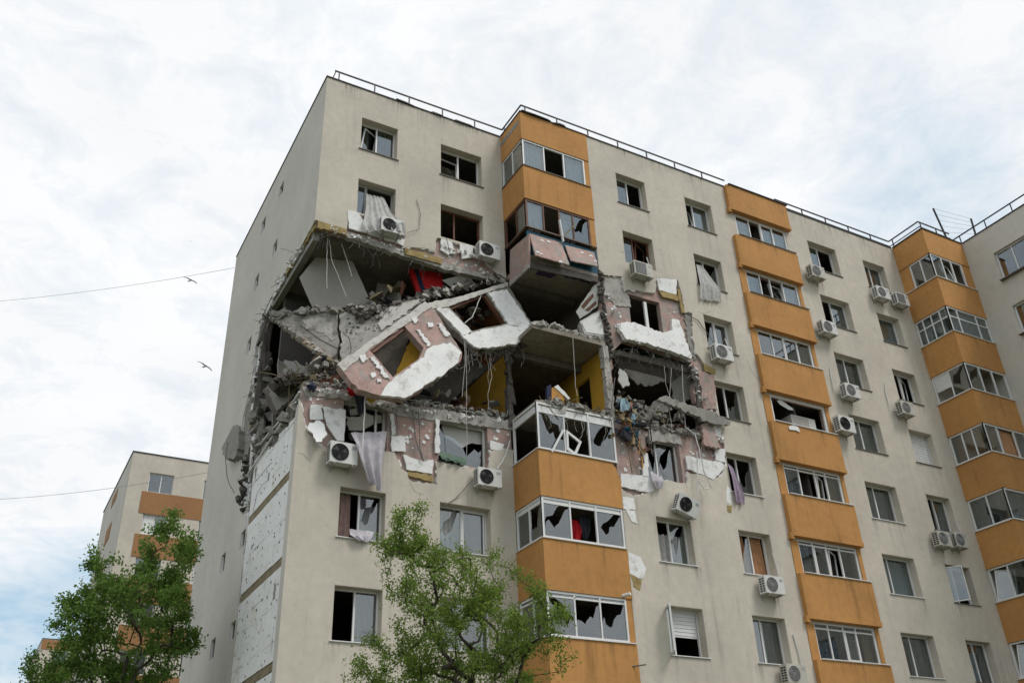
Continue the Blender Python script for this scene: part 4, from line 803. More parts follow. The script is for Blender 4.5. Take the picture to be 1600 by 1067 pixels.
cl('blown_curtain', 'cwhite', [(572, 303, .25), (571, 328, .1), (566, 352, -.12), (570, 362, -.16)], [(600, 309, .25), (612, 334, -.1), (632, 350, -.5), (634, 362, -.5)], 'white curtain blown out of a second-row window over an air conditioner', 'curtain', amp=.07, folds=5)
cl('hanging_sheet', 'clav', [(548, 676, -.25), (556, 694, -.5), (563, 722, -.5), (574, 752, -.42)], [(605, 674, -.2), (602, 700, -.4), (599, 735, -.4), (598, 770, -.38)], 'pale lavender sheet hanging from the wrecked corner window', amp=.11, folds=2.6)
cl('blown_curtain', 'cwhite', [(1088, 413, Y1+.2), (1090, 428, Y1-.03), (1093, 444, Y1-.10), (1094, 468, Y1-.08)], [(1098, 416, Y1+.2), (1114, 438, Y1+.05), (1125, 452, Y1-.10), (1127, 472, Y1-.08)], 'white curtain blown out below the window above an air conditioner', 'curtain', amp=.05, folds=5)
cl('hanging_cloth', 'clilac', [(1137, 724, Y1-.05), (1143, 745, Y1-.10), (1147, 770, Y1-.10), (1150, 785, Y1-.08)], [(1145, 730, Y1-.05), (1155, 755, Y1-.1), (1162, 775, Y1-.1), (1163, 788, Y1-.08)], 'lilac patterned cloth hanging from a window sill', amp=.05, folds=2)
cl('green_blanket', 'cgreen', [(688, 705, .2), (687, 712, -.06), (690, 718, -.1)], [(728, 716, .2), (729, 722, -.06), (728, 725, -.1)], 'green blanket slumped on the sill of a shattered window', 'blanket', amp=.06, folds=3)
cl('white_cloth', 'clav', [(1016, 736, Y1-.06), (1018, 750, Y1-.14), (1024, 765, Y1-.1)], [(1034, 744, Y1-.06), (1036, 752, Y1-.14), (1034, 762, Y1-.1)], 'small white cloth caught at the lower left of a cracked window', amp=.06, folds=2)
cl('white_cloth', 'clav', [(546, 826, .2), (546, 836, -.06), (560, 845, -.12)], [(584, 830, .2), (582, 838, -.06), (576, 846, -.12)], 'crumpled white cloth over the sill beside the tree top', amp=.06, folds=3)
jk = cl('red_jacket', 'cred', [(893, 811, Y1+.45), (892, 828, Y1+.4), (892, 842, Y1+.4)], [(903, 813, Y1+.45), (908, 828, Y1+.4), (906, 848, Y1+.4)], 'red jacket hanging in the glazed orange balcony', 'jacket', amp=.05, folds=2)
cl('dark_shirt', 'cdark', [(905, 805, Y1+.5), (906, 825, Y1+.45), (910, 840, Y1+.45)], [(921, 806, Y1+.5), (922, 826, Y1+.45), (918, 845, Y1+.45)], 'dark shirt hanging right of the red jacket', 'shirt', amp=.05, folds=2)
cl('dark_shirt', 'cdark', [(552, 618, -.2), (556, 634, -.3), (557, 646, -.3)], [(570, 618, -.2), (572, 634, -.3), (570, 648, -.3)], 'black shirt dangling in front of the wrecked corner window', 'shirt', amp=.06, folds=2)
def garment(name, mt, u, v, y, s, label):
    m = MB(); p = onY(u, v, y); m.chunk(p, (s*.42, s*.3, s*.42), None, .3); m.chunk(p+Vector((s*.16, -.04, -s*.12)), (s*.3, s*.2, s*.34), None, .3); o = m.build(name, mt); tag(o, label, 'clothing'); return o
garment('crumpled_garment', 'cred', 548, 611, -.12, .5, 'small red garment above the dangling black shirt')
garment('crumpled_garment', 'cyel', 563, 611, -.12, .4, 'yellow garment on the ledge above the black shirt'); garment('crumpled_garment', 'cyel', 578, 622, -.12, .45, 'yellow garment right of the white dangling rod')
garment('crumpled_garment', 'navy', 485, 604, -.05, .5, 'dark blue garment on the broken left corner ledge')
hp = empty('clothes_heap', tuple(onY(985, 672, Y1-.05))); tag(hp, 'colourful heap of clothes and splinters spilling out right of the balcony column', 'clothes')
random.seed(5)
for i in range(42):
    u = random.gauss(984, 11); v = random.uniform(632, 692)+(u-984)*.5; mt = random.choice(['cdark', 'cblue', 'cbeige', 'cbeige', 'cdark', 'wood', 'cpeach', 'navy', 'cwhite', 'woold', 'teal'])
    p = onY(u, v, Y1-.05+random.uniform(-.15, .2)); s = random.uniform(.10, .27)
    MB().chunk(p-hp.location, (s, s*.5, s*random.uniform(.6, 1.7)), None, .4).build('garment', mt, hp)
for i in range(14):
    u = random.gauss(998, 10); v = random.uniform(648, 715); p = onY(u, v, Y1-.12)-hp.location
    MB().bar(p, p+Vector((random.gauss(.05, .12), random.gauss(0, .05), -random.uniform(.3, .8))), .04, .02).build('splinter', random.choice(['wood', 'woold', 'orangec', 'cdark']), hp)
o = cl('blue_shirt', 'cblue', [(970, 623, Y1-.2), (968, 634, Y1-.25), (969, 644, Y1-.25)], [(977, 622, Y1-.2), (984, 632, Y1-.25), (983, 640, Y1-.25)], 'pale blue shirt on top of the clothes heap', 'shirt', amp=.05, folds=2)
# broken drawer unit on the slab
dr = empty('wrecked_drawers', tuple(onY(872, 640, Y1+.1))); tag(dr, 'wrecked orange-brown drawer unit lying on the balcony slab', 'cabinet')
for name, mt, q in (('side', 'navy', [(854, 604), (861, 600), (862, 632), (856, 640)]), ('back', 'orangec', [(862, 606), (872, 602), (882, 612), (878, 632), (862, 628)]), ('drawer', 'yellow', [(862, 618), (882, 622), (880, 632), (863, 630)]), ('frame_rail', 'acw', [(866, 604), (872, 601), (891, 622), (888, 624)]), ('base', 'concl', [(858, 632), (888, 634), (884, 645), (868, 648), (858, 642)])):
    o = slab(name, mt, q, (8.2, Y1+random.uniform(-.05, .12), 15), (-.2, -.95, .1), .16, amp=.01); o.parent = dr; o.matrix_parent_inverse = Matrix.Translation(-dr.location)
# white box in the burst loggia
bx_ = empty('white_appliance', (18.9, Y1+.25, BT(4)+.02)); tag(bx_, 'white box-shaped appliance standing in the burst loggia', 'appliance')
MB().box(-.75, .45, 0, .6, .0, .72).build('casing', 'acw', bx_); MB().box(-.72, .1, -.008, .0, .03, .69).build('door', 'plaster', bx_)
o = slab('plastic_sheet', 'pvc', [(1214, 626), (1219, 624), (1238, 637), (1240, 641), (1233, 640), (1219, 632)], (17.2, Y1+.1, 16.5), (0, -1, 0), .01, amp=.006); tag(o, 'torn white plastic strip in the upper left of the burst loggia', 'plastic')
o = slab('plastic_sheet', 'pvc', [(1232, 666), (1242, 663), (1248, 668), (1250, 675), (1243, 672), (1234, 671)], (17.6, -1.78, 15.5), (0, -1, .1), .01, amp=.006); tag(o, 'scrap of white sheet on the parapet of the burst loggia', 'plastic')
# battens in the brown balcony window and loose sash below
for i, (a, b) in enumerate((((874, 344), (880, 378)), ((879, 372), (899, 350)))): tag(MB().bar(onY(*a, Y1-.1), onY(*b, Y1-.1), .09, .04).build('broken_batten', 'woold' if i else 'eps'), ['pale splintered batten standing in the brown balcony window', 'grey batten leaning across the brown balcony window'][i], 'batten')
ls = slab('fallen_window_frame', 'pvc', [(885, 671), (909, 690), (900, 712), (886, 702)], (8.6, Y1-.03, 13), (0, -1, 0), .05, holes=[[(888, 677), (905, 691), (898, 706), (889, 699)]], amp=.001); tag(ls, 'loose white window sash tilted in the broken balcony glazing', 'window sash')
ls = MB().bar(onY(862, 706, Y1-.04), onY(880, 672, Y1-.04), .05, .06).build('loose_rail', 'pvc'); tag(ls, 'white rail leaning left of the loose sash in the balcony glazing', 'rail')
for i, q in enumerate(([(540, 650), (560, 652), (570, 642), (584, 650), (584, 662), (566, 672), (546, 672)], [(590, 648), (597, 650), (597, 660), (588, 662)], [(548, 640), (572, 640), (568, 648), (548, 648)], [(545, 676), (570, 680), (584, 676), (580, 690), (548, 688)])):
    o = slab('broken_slab', 'plasterw' if i != 3 else 'soffit', q, (2, .45+.1*i, 13.6), (0, -.8, -.5), .1, amp=.03, step=.1); tag(o, ['large pale slab fragment inside the wrecked corner window', 'small pale slab fragment at the right of the wrecked corner window', 'upper pale slab fragment inside the wrecked corner window', 'low brown slab fragment inside the wrecked corner window'][i], 'concrete slab')
o = slab('torn_blind', 'plasterw', [(690, 662), (752, 672), (753, 694), (738, 692), (722, 700), (708, 690), (694, 684)], (5.2, .45, 13.6), (0, -1, 0), .03, amp=.02); tag(o, 'torn white blind in the shattered window left of the orange balcony', 'blind')
# ------------------------------------------------------------------ cables
def cable(pts, label, mt='wire', r=.008):
    P = [onY(*q) for q in pts]; Qp = []
    for i in range(len(P)-1):
        for j in range(4): Qp.append(P[i].lerp(P[i+1], j/4)+Vector((random.gauss(0, .008), 0, 0)))
    o = MB().tube(Qp+[P[-1]], r, 5).build('hanging_cable', mt); tag(o, label, 'cable')
cable([(511, 372, .35), (511, 400, .35), (511, 451, .35)], 'straight white cable, leftmost of three under the broken ceiling corner', r=.011)
cable([(514, 372, .4), (518, 405, .4), (530, 435, .4), (541, 463, .4)], 'bent white cable, middle one of three under the broken ceiling corner', r=.011)
cable([(534, 382, .4), (542, 405, .4), (550, 433, .4)], 'short white cable, rightmost of three under the broken ceiling corner', r=.011)
cable([(727, 525, -.5), (729, 580, -.5), (729, 660, -.45), (729, 712, -.4)], 'long white cable hanging beneath the fallen panels to the window below')
cable([(724, 520, -.5), (727, 560, -.5), (722, 620, -.5)], 'shorter white cable left of the long one beneath the fallen panels')
cable([(765, 560, -.3), (768, 590, -.3), (762, 615, -.3), (764, 640, -.2)], 'thin cable in front of the ochre wall')
cable([(895, 525, Y1-.05), (897, 570, Y1-.05), (899, 600, Y1-.05), (902, 618, Y1-.05)], 'white cable hanging in the open room of the balcony column')
cable([(752, 462, -.35), (745, 478, -.35), (738, 495, -.35), (726, 505, -.35)], 'white cable looping in the window of the tipped panel', r=.018)
cable([(1049, 575, Y1-.1), (1047, 610, Y1-.1), (1046, 640, Y1-.1), (1050, 670, Y1-.1)], 'white cable with a socket hanging in the right-hand hole')
cable([(1038, 572, Y1-.1), (1040, 600, Y1-.1), (1048, 622, Y1-.1), (1045, 640, Y1-.1)], 'thin white cable left of the socket cable in the right-hand hole')
cable([(1065, 570, Y1-.06), (1068, 620, Y1-.06), (1071, 668, Y1-.06)], 'greenish thin pipe standing in the right-hand hole', 'metal', .02)
cable([(1072, 668, Y1-.15), (1086, 678, Y1-.3), (1092, 700, Y1-.32), (1100, 735, Y1-.3), (1111, 762, Y1-.25), (1100, 764, Y1-.25), (1092, 750, Y1-.25)], 'bent bright metal tube hanging over the torn pink wall', 'acw', .022)
cable([(1089, 705, Y1-.2), (1090, 740, Y1-.2), (1091, 776, Y1-.2)], 'straight white tube running down to the tilted air conditioner', 'acw', .02)
cable([(797, 688, -.1), (792, 705, -.2), (784, 722, -.25), (777, 732, -.3)], 'white hose bending down to the air conditioner left of the orange balcony', 'acw', .022)
cable([(741, 747, -.25), (725, 765, -.1), (712, 778, -.04), (696, 789, -.03)], 'dark cable sagging from an air conditioner to the window head', 'wired', .012)
cable([(644, 640, -.06), (648, 670, -.06), (650, 690, -.06), (660, 718, -.06)], 'left dark cable on the bare pink wall', 'wired', .016)
cable([(654, 640, -.06), (655, 670, -.06), (656, 700, -.06), (662, 720, -.06)], 'right dark cable on the bare pink wall', 'wired', .016)
cable([(571, 612, -.5), (569, 650, -.5), (567, 690, -.52), (566, 716, -.52)], 'white rod dangling in front of the wrecked corner window', 'acw', .022)
cable([(651, 312, -.03), (657, 335, -.04), (655, 358, -.05), (636, 364, -.1)], 'thin grey cable on the wall right of the blown white curtain', 'wired', .01)
cable([(697, 372, -.08), (703, 395, -.1), (710, 404, -.08)], 'black cable loop below the brown-framed window', 'wired', .012)
cable([(1072, 490, Y1-.04), (1090, 500, Y1-.05), (1105, 520, Y1-.05), (1117, 538, Y1-.1)], 'black cable running to the air conditioner right of the damaged wall', 'wired', .016)
cable([(356, 690, 6.2), (352, 720, 6.0), (356, 750, 5.7), (366, 770, 5.4)], 'dark cable loop dangling on the end wall', 'wired', .014)
cable([(1244, 553, Y1-.05), (1262, 566, Y1-.1), (1280, 580, Y1-.05)], 'grey cable on the facade above the third air conditioner', 'wired', .01) if False else None
cable([(961, 590, Y1-.12), (955, 640, Y1-.12), (952, 660, Y1-.12)], 'rusty bent bar at the right of the balcony column', 'wired', .018)
p = onY(985, 927, Y1-.25); tag(MB().tube([p+Vector((-.12, .25, -.02)), p+Vector((.0, 0, 0))], .05, 10).build('drain_pipe', 'pvc'), 'short white drain pipe sticking out beside the lower orange balcony', 'pipe')
p = onY(1005, 1039, Y1-.25); tag(MB().tube([p+Vector((-.25, .26, 0)), p+Vector((.1, 0, .03))], .02, 6).build('wall_hook', 'wired'), 'thin dark hook sticking out of the wall at the bottom', 'hook')
# ------------------------------------------------------------------ roof washing line
wl = empty('washing_line', (28, -1.5, R)); tag(wl, 'clothes line frame with two dark poles on the roof corner', 'clothes line')
a0, a1 = onY(1458, 326, -1.9), onY(1479, 372, -1.9); b0, b1_ = onY(1517, 342, -2.4), onY(1526, 372, -2.4)
for a, b in ((a0, a1), (b0, b1_)): MB().bar(a-wl.location, b+(b-a)*.4-wl.location, .07, .07).build('pole', 'black', wl)
for i in range(5): MB().tube([a0.lerp(a1, i/5)-wl.location, b0.lerp(b1_, i/5)-wl.location], .008, 4).build('line', 'wire', wl)
# ------------------------------------------------------------------ neighbouring blocks in the same row
def block(name, y0, label, wcol):
    b = empty(name, (0, y0, 0)); tag(b, label, 'building', 'blocks further along the row'); z = R-.02
    wins = [(x, k) for x in (1.2, 4.6) for k in range(9)]
    hs_ = [rect(x, x+1.5, WB(k)+.25, WT(k)+.1) for x, k in wins]
    MB().plate([(0, 0), (16, 0), (16, z), (0, z)], hs_, lambda p: (p[0], 0, p[1]), Vector((0, .25, 0))).build('front_wall', 'stucco', b)
    MB().box(0, .25, .252, D, 0, z).build('end_wall', 'stucco2', b); MB().box(.252, 16, D-.2, D, 0, z).build('rear_wall', 'stucco2', b)
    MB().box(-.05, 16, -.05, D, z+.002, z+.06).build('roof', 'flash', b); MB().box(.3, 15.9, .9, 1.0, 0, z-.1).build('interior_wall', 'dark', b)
    for k in range(9):
        if k: MB().box(.9, 7.8, -.03, -.003, WT(k)+.12, WB(k-1)+.235).build('orange_band', 'orange_haze', b)
        MB().box(-.03, -.003, 5.2, 7.4, WT(k)+.0, WB(k-1)-.2 if k else z-.6).build('end_wall_band', 'orange_haze', b)
    for (x, k) in wins:
        w = glazing((x, .12, WB(k)+.25), 0, 1.5, WT(k)-WB(k)-.15, [(1, 'B') if (k+int(x)) % 4 == 2 else (1, 'g'), (1, 'g')], parent=b)
    return b
b2 = block('neighbour_block', 36.0, 'beige block with orange bands behind the left tree', 0); b2.location.x = -.3
b3 = block('distant_block', 90.4, 'small distant orange and beige block at the lower left edge', 0); b3.location.x = -.2
MB().box(0, 8, -.04, -.004, R-1.1, R-.1).build('orange_band', 'orange_haze', b3)
# ------------------------------------------------------------------ trees
def tree(name, base, blobs, ntw, leaf, nleaf, mt, label, cat='tree', seed=1, fork=None, r_tw=.16, up=.12, rmax=.16, trunkpts=()):
    rg = np.random.default_rng(seed); base = np.array(base, float)
    T = []
    wts = np.array([b[1][0]*b[1][1]*b[1][2]*(b[2] if len(b) > 2 else 1) for b in blobs]); wts /= wts.sum()
    for i in range(ntw):
        b = blobs[rg.choice(len(blobs), p=wts)]; d = rg.normal(size=3); d /= np.linalg.norm(d); T.append(np.array(b[0])+d*np.array(b[1])*rg.uniform(.25, 1)**.45)
    fork = np.array(fork, float); nodes = [base]; par = [-1]; k = 8
    for i in range(1, k+1): nodes.append(base+(fork-base)*i/k+rg.normal(size=3)*[.04, .04, 0]); par.append(len(nodes)-2)
    T.sort(key=lambda t: np.linalg.norm(t-fork)); start = len(nodes)-3
    tips = []
    for t in T:
        P = np.array(nodes[start:]); d = np.linalg.norm(P-t, axis=1)+.35*np.maximum(0, P[:, 2]-t[2]); j = int(np.argmin(d))+start
        a = nodes[j]; L_ = np.linalg.norm(t-a); n = max(2, int(L_/.22)); prev = j
        for i in range(1, n+1):
            q = i/n; p = a+(t-a)*q; p = p+np.array([0, 0, up*L_*math.sin(q*math.pi)*.6])+rg.normal(size=3)*.015
            nodes.append(p); par.append(prev); prev = len(nodes)-1
        tips.append(prev)
    n = len(nodes); w = np.zeros(n)
    for t in tips: w[t] += 1
    for i in range(n-1, 0, -1): w[par[i]] += w[i]*1.0
    rr = .0055*np.maximum(w, 1)**.44; rr = np.minimum(rr*rmax/max(rr[0], 1e-6) if rr[0] > rmax else rr, rmax); rr = np.maximum(rr, .005)
    root = empty(name, tuple(base)); m = MB(); V = []; F = []
    for i in range(1, n):
        a, b = nodes[par[i]]-base, nodes[i]-base; d = b-a; l_ = np.linalg.norm(d)
        if l_ < 1e-4: continue
        d /= l_; s = np.cross(d, [.3, .2, .93]); s /= np.linalg.norm(s)+1e-9; e = np.cross(d, s); o = len(V); sd_ = 5 if rr[i] > .012 else 3
        ra = min(rr[par[i]], rr[i]*1.3)
        for p, r_ in ((a, ra), (b, rr[i])):
            for j in range(sd_): V.append(tuple(p+(s*math.cos(2*math.pi*j/sd_)+e*math.sin(2*math.pi*j/sd_))*r_))
        F += [(o+j, o+(j+1) % sd_, o+sd_+(j+1) % sd_, o+sd_+j) for j in range(sd_)]
    m.v = V; m.f = F; m.build('trunk', 'bark', root, True)
    # leaves along the twigs
    thin = [i for i in range(1, n) if rr[i] < .016]; idx = rg.choice(thin, nleaf); c = np.array(nodes)[idx]-base+rg.normal(size=(nleaf, 3))*r_tw
    ax = rg.normal(size=(nleaf, 3)); ax[:, 2] -= .25; ax /= np.linalg.norm(ax, axis=1)[:, None]; sidev = np.cross(ax, rg.normal(size=(nleaf, 3))); sidev /= np.linalg.norm(sidev, axis=1)[:, None]; nm = np.cross(ax, sidev)
    L_ = (leaf*rg.uniform(.6, 1.25, nleaf))[:, None]
    p0 = c-ax*L_*.5; p1 = c+sidev*L_*.30+nm*L_*.08; p2 = c+ax*L_*.5; p3 = c-sidev*L_*.30+nm*L_*.08
    V = np.stack([p0, p1, p2, p3], 1).reshape(-1, 3); me = bpy.data.meshes.new('crown'); me.vertices.add(len(V)); me.vertices.foreach_set('co', V.ravel())
    fi = (np.arange(nleaf)[:, None]*4+np.array([0, 1, 2, 0, 2, 3])[None]).ravel(); me.loops.add(len(fi)); me.loops.foreach_set('vertex_index', fi.astype(np.int32)); me.polygons.add(len(fi)//3); me.polygons.foreach_set('loop_start', np.arange(0, len(fi), 3).astype(np.int32)); me.update(calc_edges=True)
    me.materials.append(M[mt]); link(me, 'crown', root); tag(root, label, cat); return root
def fb(u, v, t, r, w=1): p = far(u, v, t); return (tuple(p), r, w)
t0 = far(735, 1060, 15)
tree('young_tree', (t0.x, t0.y, 0), [fb(735, 990, 15, (1.25, 1.0, .85)), fb(650, 900, 15, (.55, .6, .75)), fb(640, 840, 15.2, (.28, .35, .5), 1.3), fb(628, 812, 15.2, (.10, .15, .28), 4), fb(655, 805, 15.1, (.12, .15, .25), 4), fb(600, 858, 15, (.2, .25, .25), 2), fb(700, 868, 15, (.12, .15, .3), 3), fb(838, 905, 15, (.12, .15, .3), 3), fb(700, 930, 14.6, (.8, .7, .8)), fb(820, 960, 15, (.7, .6, .5)), fb(600, 1040, 15, (.7, .6, .55)), fb(850, 1010, 14.8, (.55, .5, .3)), fb(770, 900, 15.2, (.5, .5, .45)), fb(720, 1080, 15, (1.5, 1.1, .7)), fb(880, 1030, 14.8, (.3, .3, .2))],
     620, .047, 44000, 'leafa', 'sparse light green tree in front of the orange balcony column', seed=3, fork=(t0.x, t0.y, t0.z-.9), r_tw=.065, up=.03, rmax=.075)
t1 = far(200, 1060, 27)
tree('leafy_tree', (t1.x, t1.y, 0), [fb(200, 990, 27, (2.0, 1.9, 1.7)), fb(262, 862, 27, (.8, 1.0, 1.05), 1.6), fb(268, 822, 27, (.3, .4, .35), 2), fb(300, 850, 28, (.2, .4, .6), 2), fb(170, 900, 27, (.8, .9, .7)), fb(120, 960, 27, (.8, .9, .7)), fb(80, 1040, 27, (.8, .9, .5)), fb(270, 960, 27.5, (.7, 1.0, 1.3)), fb(150, 870, 27, (.25, .3, .35), 1.5), fb(160, 1080, 27, (2.2, 2, 1.0)), fb(235, 930, 26, (1.0, 1.0, 1.0)), fb(40, 1055, 27, (.35, .4, .25))],
     620, .105, 32000, 'leafb', 'dense dark green tree left of the damaged block', seed=5, fork=(t1.x, t1.y, t1.z-2.0), r_tw=.10, up=.05, rmax=.18)
# ------------------------------------------------------------------ birds and overhead wires
def gull(u, v, t, bank, label):
    b = empty('flying_gull', tuple(far(u, v, t))); b.rotation_euler = (rad(8), bank, rad(20)); b.scale = (.86, .7, .6); m = MB()
    m.tube([(0, -.30, 0), (0, -.22, .01), (0, -.1, 0), (0, .1, 0), (0, .28, .0), (0, .42, .01)], .02, 8); V = m.v
    for i in range(6):
        f = [.4, 2.0, 3.6, 3.8, 2.2, .5][i]
        for j in range(8): x, y, z = V[i*8+j]; V[i*8+j] = (x*f, y, z*f)
    m.build('body', 'birdg', b, True)
    for s in (-1, 1):
        P = [(0.02, .12, -.14, .02), (.28, .10, -.14, .10), (.45, .02, -.17, .11), (.72, -.10, -.22, .05)]; w = MB(); vs = []
        for x, y0, y1, z in P: vs += [(s*x, -y0, z), (s*x, -y1, z), (s*x, -(y0+y1)/2, z+.02), (s*x, -(y0+y1)/2, z-.012)]
        fs = []
        for i in range(3):
            o = i*4
            for a, c in ((0, 2), (2, 1), (1, 3), (3, 0)): fs.append((o+a, o+c, o+4+c, o+4+a))
        w.add(vs, fs+[(12, 14, 13, 15)]).build('wing', 'birdg', b, True)
    MB().add([(-.05, .36, 0), (.05, .36, 0), (.11, .56, 0), (-.11, .56, 0), (-.05, .36, .012), (.05, .36, .012), (.11, .56, .006), (-.11, .56, .006)], [(0, 3, 2, 1), (4, 5, 6, 7), (0, 1, 5, 4), (2, 3, 7, 6), (1, 2, 6, 5), (3, 0, 4, 7)]).build('tail', 'birdg', b)
    tag(b, label, 'bird', 'gulls in the sky')
gull(298, 438, 72, rad(2), 'gull gliding level just below the upper overhead wire'); gull(321, 572, 66, rad(14), 'banking gull near the edge of the end wall')
gull(298, 377, 420, rad(5), 'tiny far-off gull, the highest of the three')
def span(a, b, sag, label):
    P = [a.lerp(b, i/24)-Vector((0, 0, sag*4*(i/24)*(1-i/24))) for i in range(25)]; tag(MB().tube(P, .009, 5).build('overhead_wire', 'metal'), label, 'wire')
span(onX(366, 419, -.02)+Vector((0, -.03, 0)), far(-160, 480, 50), .4, 'upper thin overhead wire meeting the end wall')
span(Vector((.2, D+.1, onX(322, 738, .0).z)), far(-200, 780, 46), .5, 'lower thin overhead wire crossing the distant block')

# ------------------------------------------------------------------ bent reinforcement and splinters at the broken edges
def spikes(name, label, path, n, l0, l1, r, mt, seed, out=(0, -.3, -.6)):
    random.seed(seed); m = MB(); path = [Vector(p) for p in path]
    for i in range(n):
        t = random.random()*(len(path)-1); k = min(int(t), len(path)-2); p = path[k].lerp(path[k+1], t-k)+Vector((random.gauss(0, .04), random.gauss(0, .04), random.gauss(0, .04)))
        d = (Vector(out)+Vector((random.gauss(0, .6), random.gauss(0, .4), random.gauss(0, .5)))).normalized(); L_ = random.uniform(l0, l1); b = Vector((random.gauss(0, .3), random.gauss(0, .3), -.3))*L_
        m.tube([p, p+d*L_*.35, p+d*L_*.7+b*.3, p+d*L_+b*.8], r, 4)
    tag(m.build(name, mt), label, 'debris', kind='stuff')
spikes('bent_rebar', 'thin bent steel bars along the ceiling edge of the hole', Q(.05, (500, 362), (560, 378), (690, 416), (790, 440)), 34, .15, .5, .008, 'wired', 31)
spikes('bent_rebar', 'thin bent steel bars below the tipped white panel', Q(-.4, (740, 545), (790, 548), (830, 522)), 26, .15, .6, .008, 'wired', 32)
spikes('bent_rebar', 'thin bent steel bars in the right-hand hole', Q(Y1, (960, 545), (1000, 545), (1080, 570), (1090, 640)), 34, .15, .7, .008, 'wired', 33)
spikes('bent_rebar', 'thin bent steel bars along the end wall edge', [(0, .5, 20), (0, 3, 20), (0, 5.7, 19.8), (0, 5.5, 16), (0, 5, 13)], 40, .15, .5, .008, 'wired', 34, (-.6, 0, -.4))
spikes('splinter', 'wood splinters and slats in the left rubble', Q(1.3, (440, 596), (500, 598), (535, 606)), 50, .3, 1.0, .022, 'woold', 35, (0, -.2, .4))
spikes('splinter', 'wood splinters among the rubble on the balcony slab', Q(Y1+.1, (840, 632), (900, 638), (955, 652)), 36, .2, .6, .016, 'woold', 36, (.4, -.1, .1))
spikes('splinter', 'pale splinters on the ledge below the hole', Q(.1, (480, 605), (600, 622), (800, 655)), 40, .15, .5, .012, 'acw', 37, (.4, -.4, 0))
rubble('small white foam crumbs on the broken ledges', Q(-.02, (478, 608), (560, 618), (640, 640), (800, 660)), 80, .03, .12, .08, 'epsd', 41)
rubble('white foam crumbs along the ceiling edge', Q(.02, (500, 354), (560, 372), (640, 392), (790, 434)), 70, .03, .11, .07, 'epsd', 42)
rubble('foam crumbs around the right-hand hole', Q(Y1-.02, (945, 450), (975, 530), (1080, 565), (1100, 640), (1125, 690)), 70, .03, .13, .09, 'epsd', 43)
rubble('foam crumbs along the end wall edge', [(.0, .3, 20.05), (.0, 3, 20.05), (0, 5.8, 19.9), (0, 5.6, 17), (0, 5.0, 13.5), (0, 4.8, 12)], 60, .03, .16, .12, 'epsd', 44)
rubble('plaster crumbs on the sills below', Q(-.02, (690, 384), (745, 402)), 40, .03, .12, .03, 'epsd', 45)

# ------------------------------------------------------------------ clutter inside the blown-out rooms
def clutter(label, box, n, s0, s1, mt, seed, flat=.12):
    random.seed(seed); m = MB(); x0, x1, y0, y1, z0, z1 = box
    for i in range(n):
        s = random.uniform(s0, s1); q = random.random()**1.7
        m.chunk((random.uniform(x0, x1), random.uniform(y0, y1), z0+(z1-z0)*q), (s, s*random.uniform(.35, .8), s*flat*random.uniform(.6, 2)), None, .2)
    tag(m.build('rubble', mt), label, 'rubble', kind='stuff')
# small pieces
rubble('crumbled concrete along the lower edge of the pink panel', Q(-.45, (634, 622), (680, 594), (718, 566)), 70, .03, .12, .05, 'conc', 51)
rubble('crumbled concrete along the edge of the wedged wall slab', [onP(u, v, (1.2, .5, 16), Vector((-.52, -.84, .12)).normalized()) for u, v in ((428, 500), (462, 524), (500, 549), (530, 572))], 90, .03, .15, .05, 'concl', 52)
rubble('crumbled plaster along the top of the wedged wall slab', [onP(u, v, (1.2, .6, 16), Vector((-.52, -.84, .12)).normalized()) for u, v in ((426, 494), (470, 488), (530, 486), (600, 481))], 120, .04, .22, .07, 'conc', 53)
for i, (mt, n) in enumerate((('conc', 150), ('concl', 90), ('woold', 70))):
    clutter(['grey crumbs', 'pale crumbs', 'tan splinters'][i]+' scattered through the left corner room', (.4, 3.4, .33, 1.6, 14.62, 15.7), n, .05, .22, mt, 120+i, .5)
    clutter(['grey crumbs', 'pale crumbs', 'tan splinters'][i]+' scattered through the right-hand hole', (10.1, 13.5, -1.35, -.2, 14.6, 15.6), n, .05, .22, mt, 130+i, .5)
for i, (mt, n) in enumerate((('concd', 60), ('concl', 40), ('plaster', 26), ('wood', 30), ('woold', 34), ('cdark', 26))):
    nm = ['dark slab pieces', 'pale slab pieces', 'grey plaster boards', 'brown furniture boards', 'tan boards', 'black rags'][i]
    clutter(nm+' filling the left corner room', (.45, 3.4, .35, 2.4, 14.62, 15.9), n, .12, .7 if mt != 'cdark' else .3, mt, 60+i)
    clutter(nm+' filling the right-hand hole', (10.2, 13.4, -1.25, .6, 14.6, 16.0), n//2, .12, .6 if mt != 'cdark' else .3, mt, 70+i)
    clutter(nm+' lying behind the fallen panels', (3.6, 6.8, .4, 2.2, 14.62, 15.5), n//2, .12, .6, mt, 80+i)
    clutter(nm+' in the upper wrecked room', (2.4, 6.6, .5, 2.0, 18.3, 19.0), n//2, .12, .6, mt, 90+i)
    clutter(nm+' on the open floor of the balcony column', (7.2, 9.7, -1.3, 1.5, 14.62, 15.1), n//3, .1, .45, mt, 100+i)
o = slab('sagging_ceiling', 'concd', [(960, 548), (1084, 568), (1078, 590), (1046, 600), (1012, 584), (966, 580)], (12, -1.0, 17.1), (0, -.75, -.66), .12, amp=.05, step=.1); tag(o, 'dark ceiling slab sagging under the white bulging insulation', 'concrete slab')
o = slab('tilted_slab', 'conc', [(1046, 590), (1080, 582), (1084, 618), (1066, 632), (1050, 620)], (13, -.7, 16.3), (-.5, -.8, -.1), .15, amp=.04, step=.1); tag(o, 'tilted grey slab at the right side of the right-hand hole', 'concrete slab')
o = slab('tilted_slab', 'concd', [(664, 598), (700, 570), (742, 556), (760, 575), (720, 612), (690, 640)], (5, .9, 16), (-.2, -.85, -.4), .15, amp=.04, step=.1); tag(o, 'dark slab hanging behind the cables under the fallen panels', 'concrete slab')
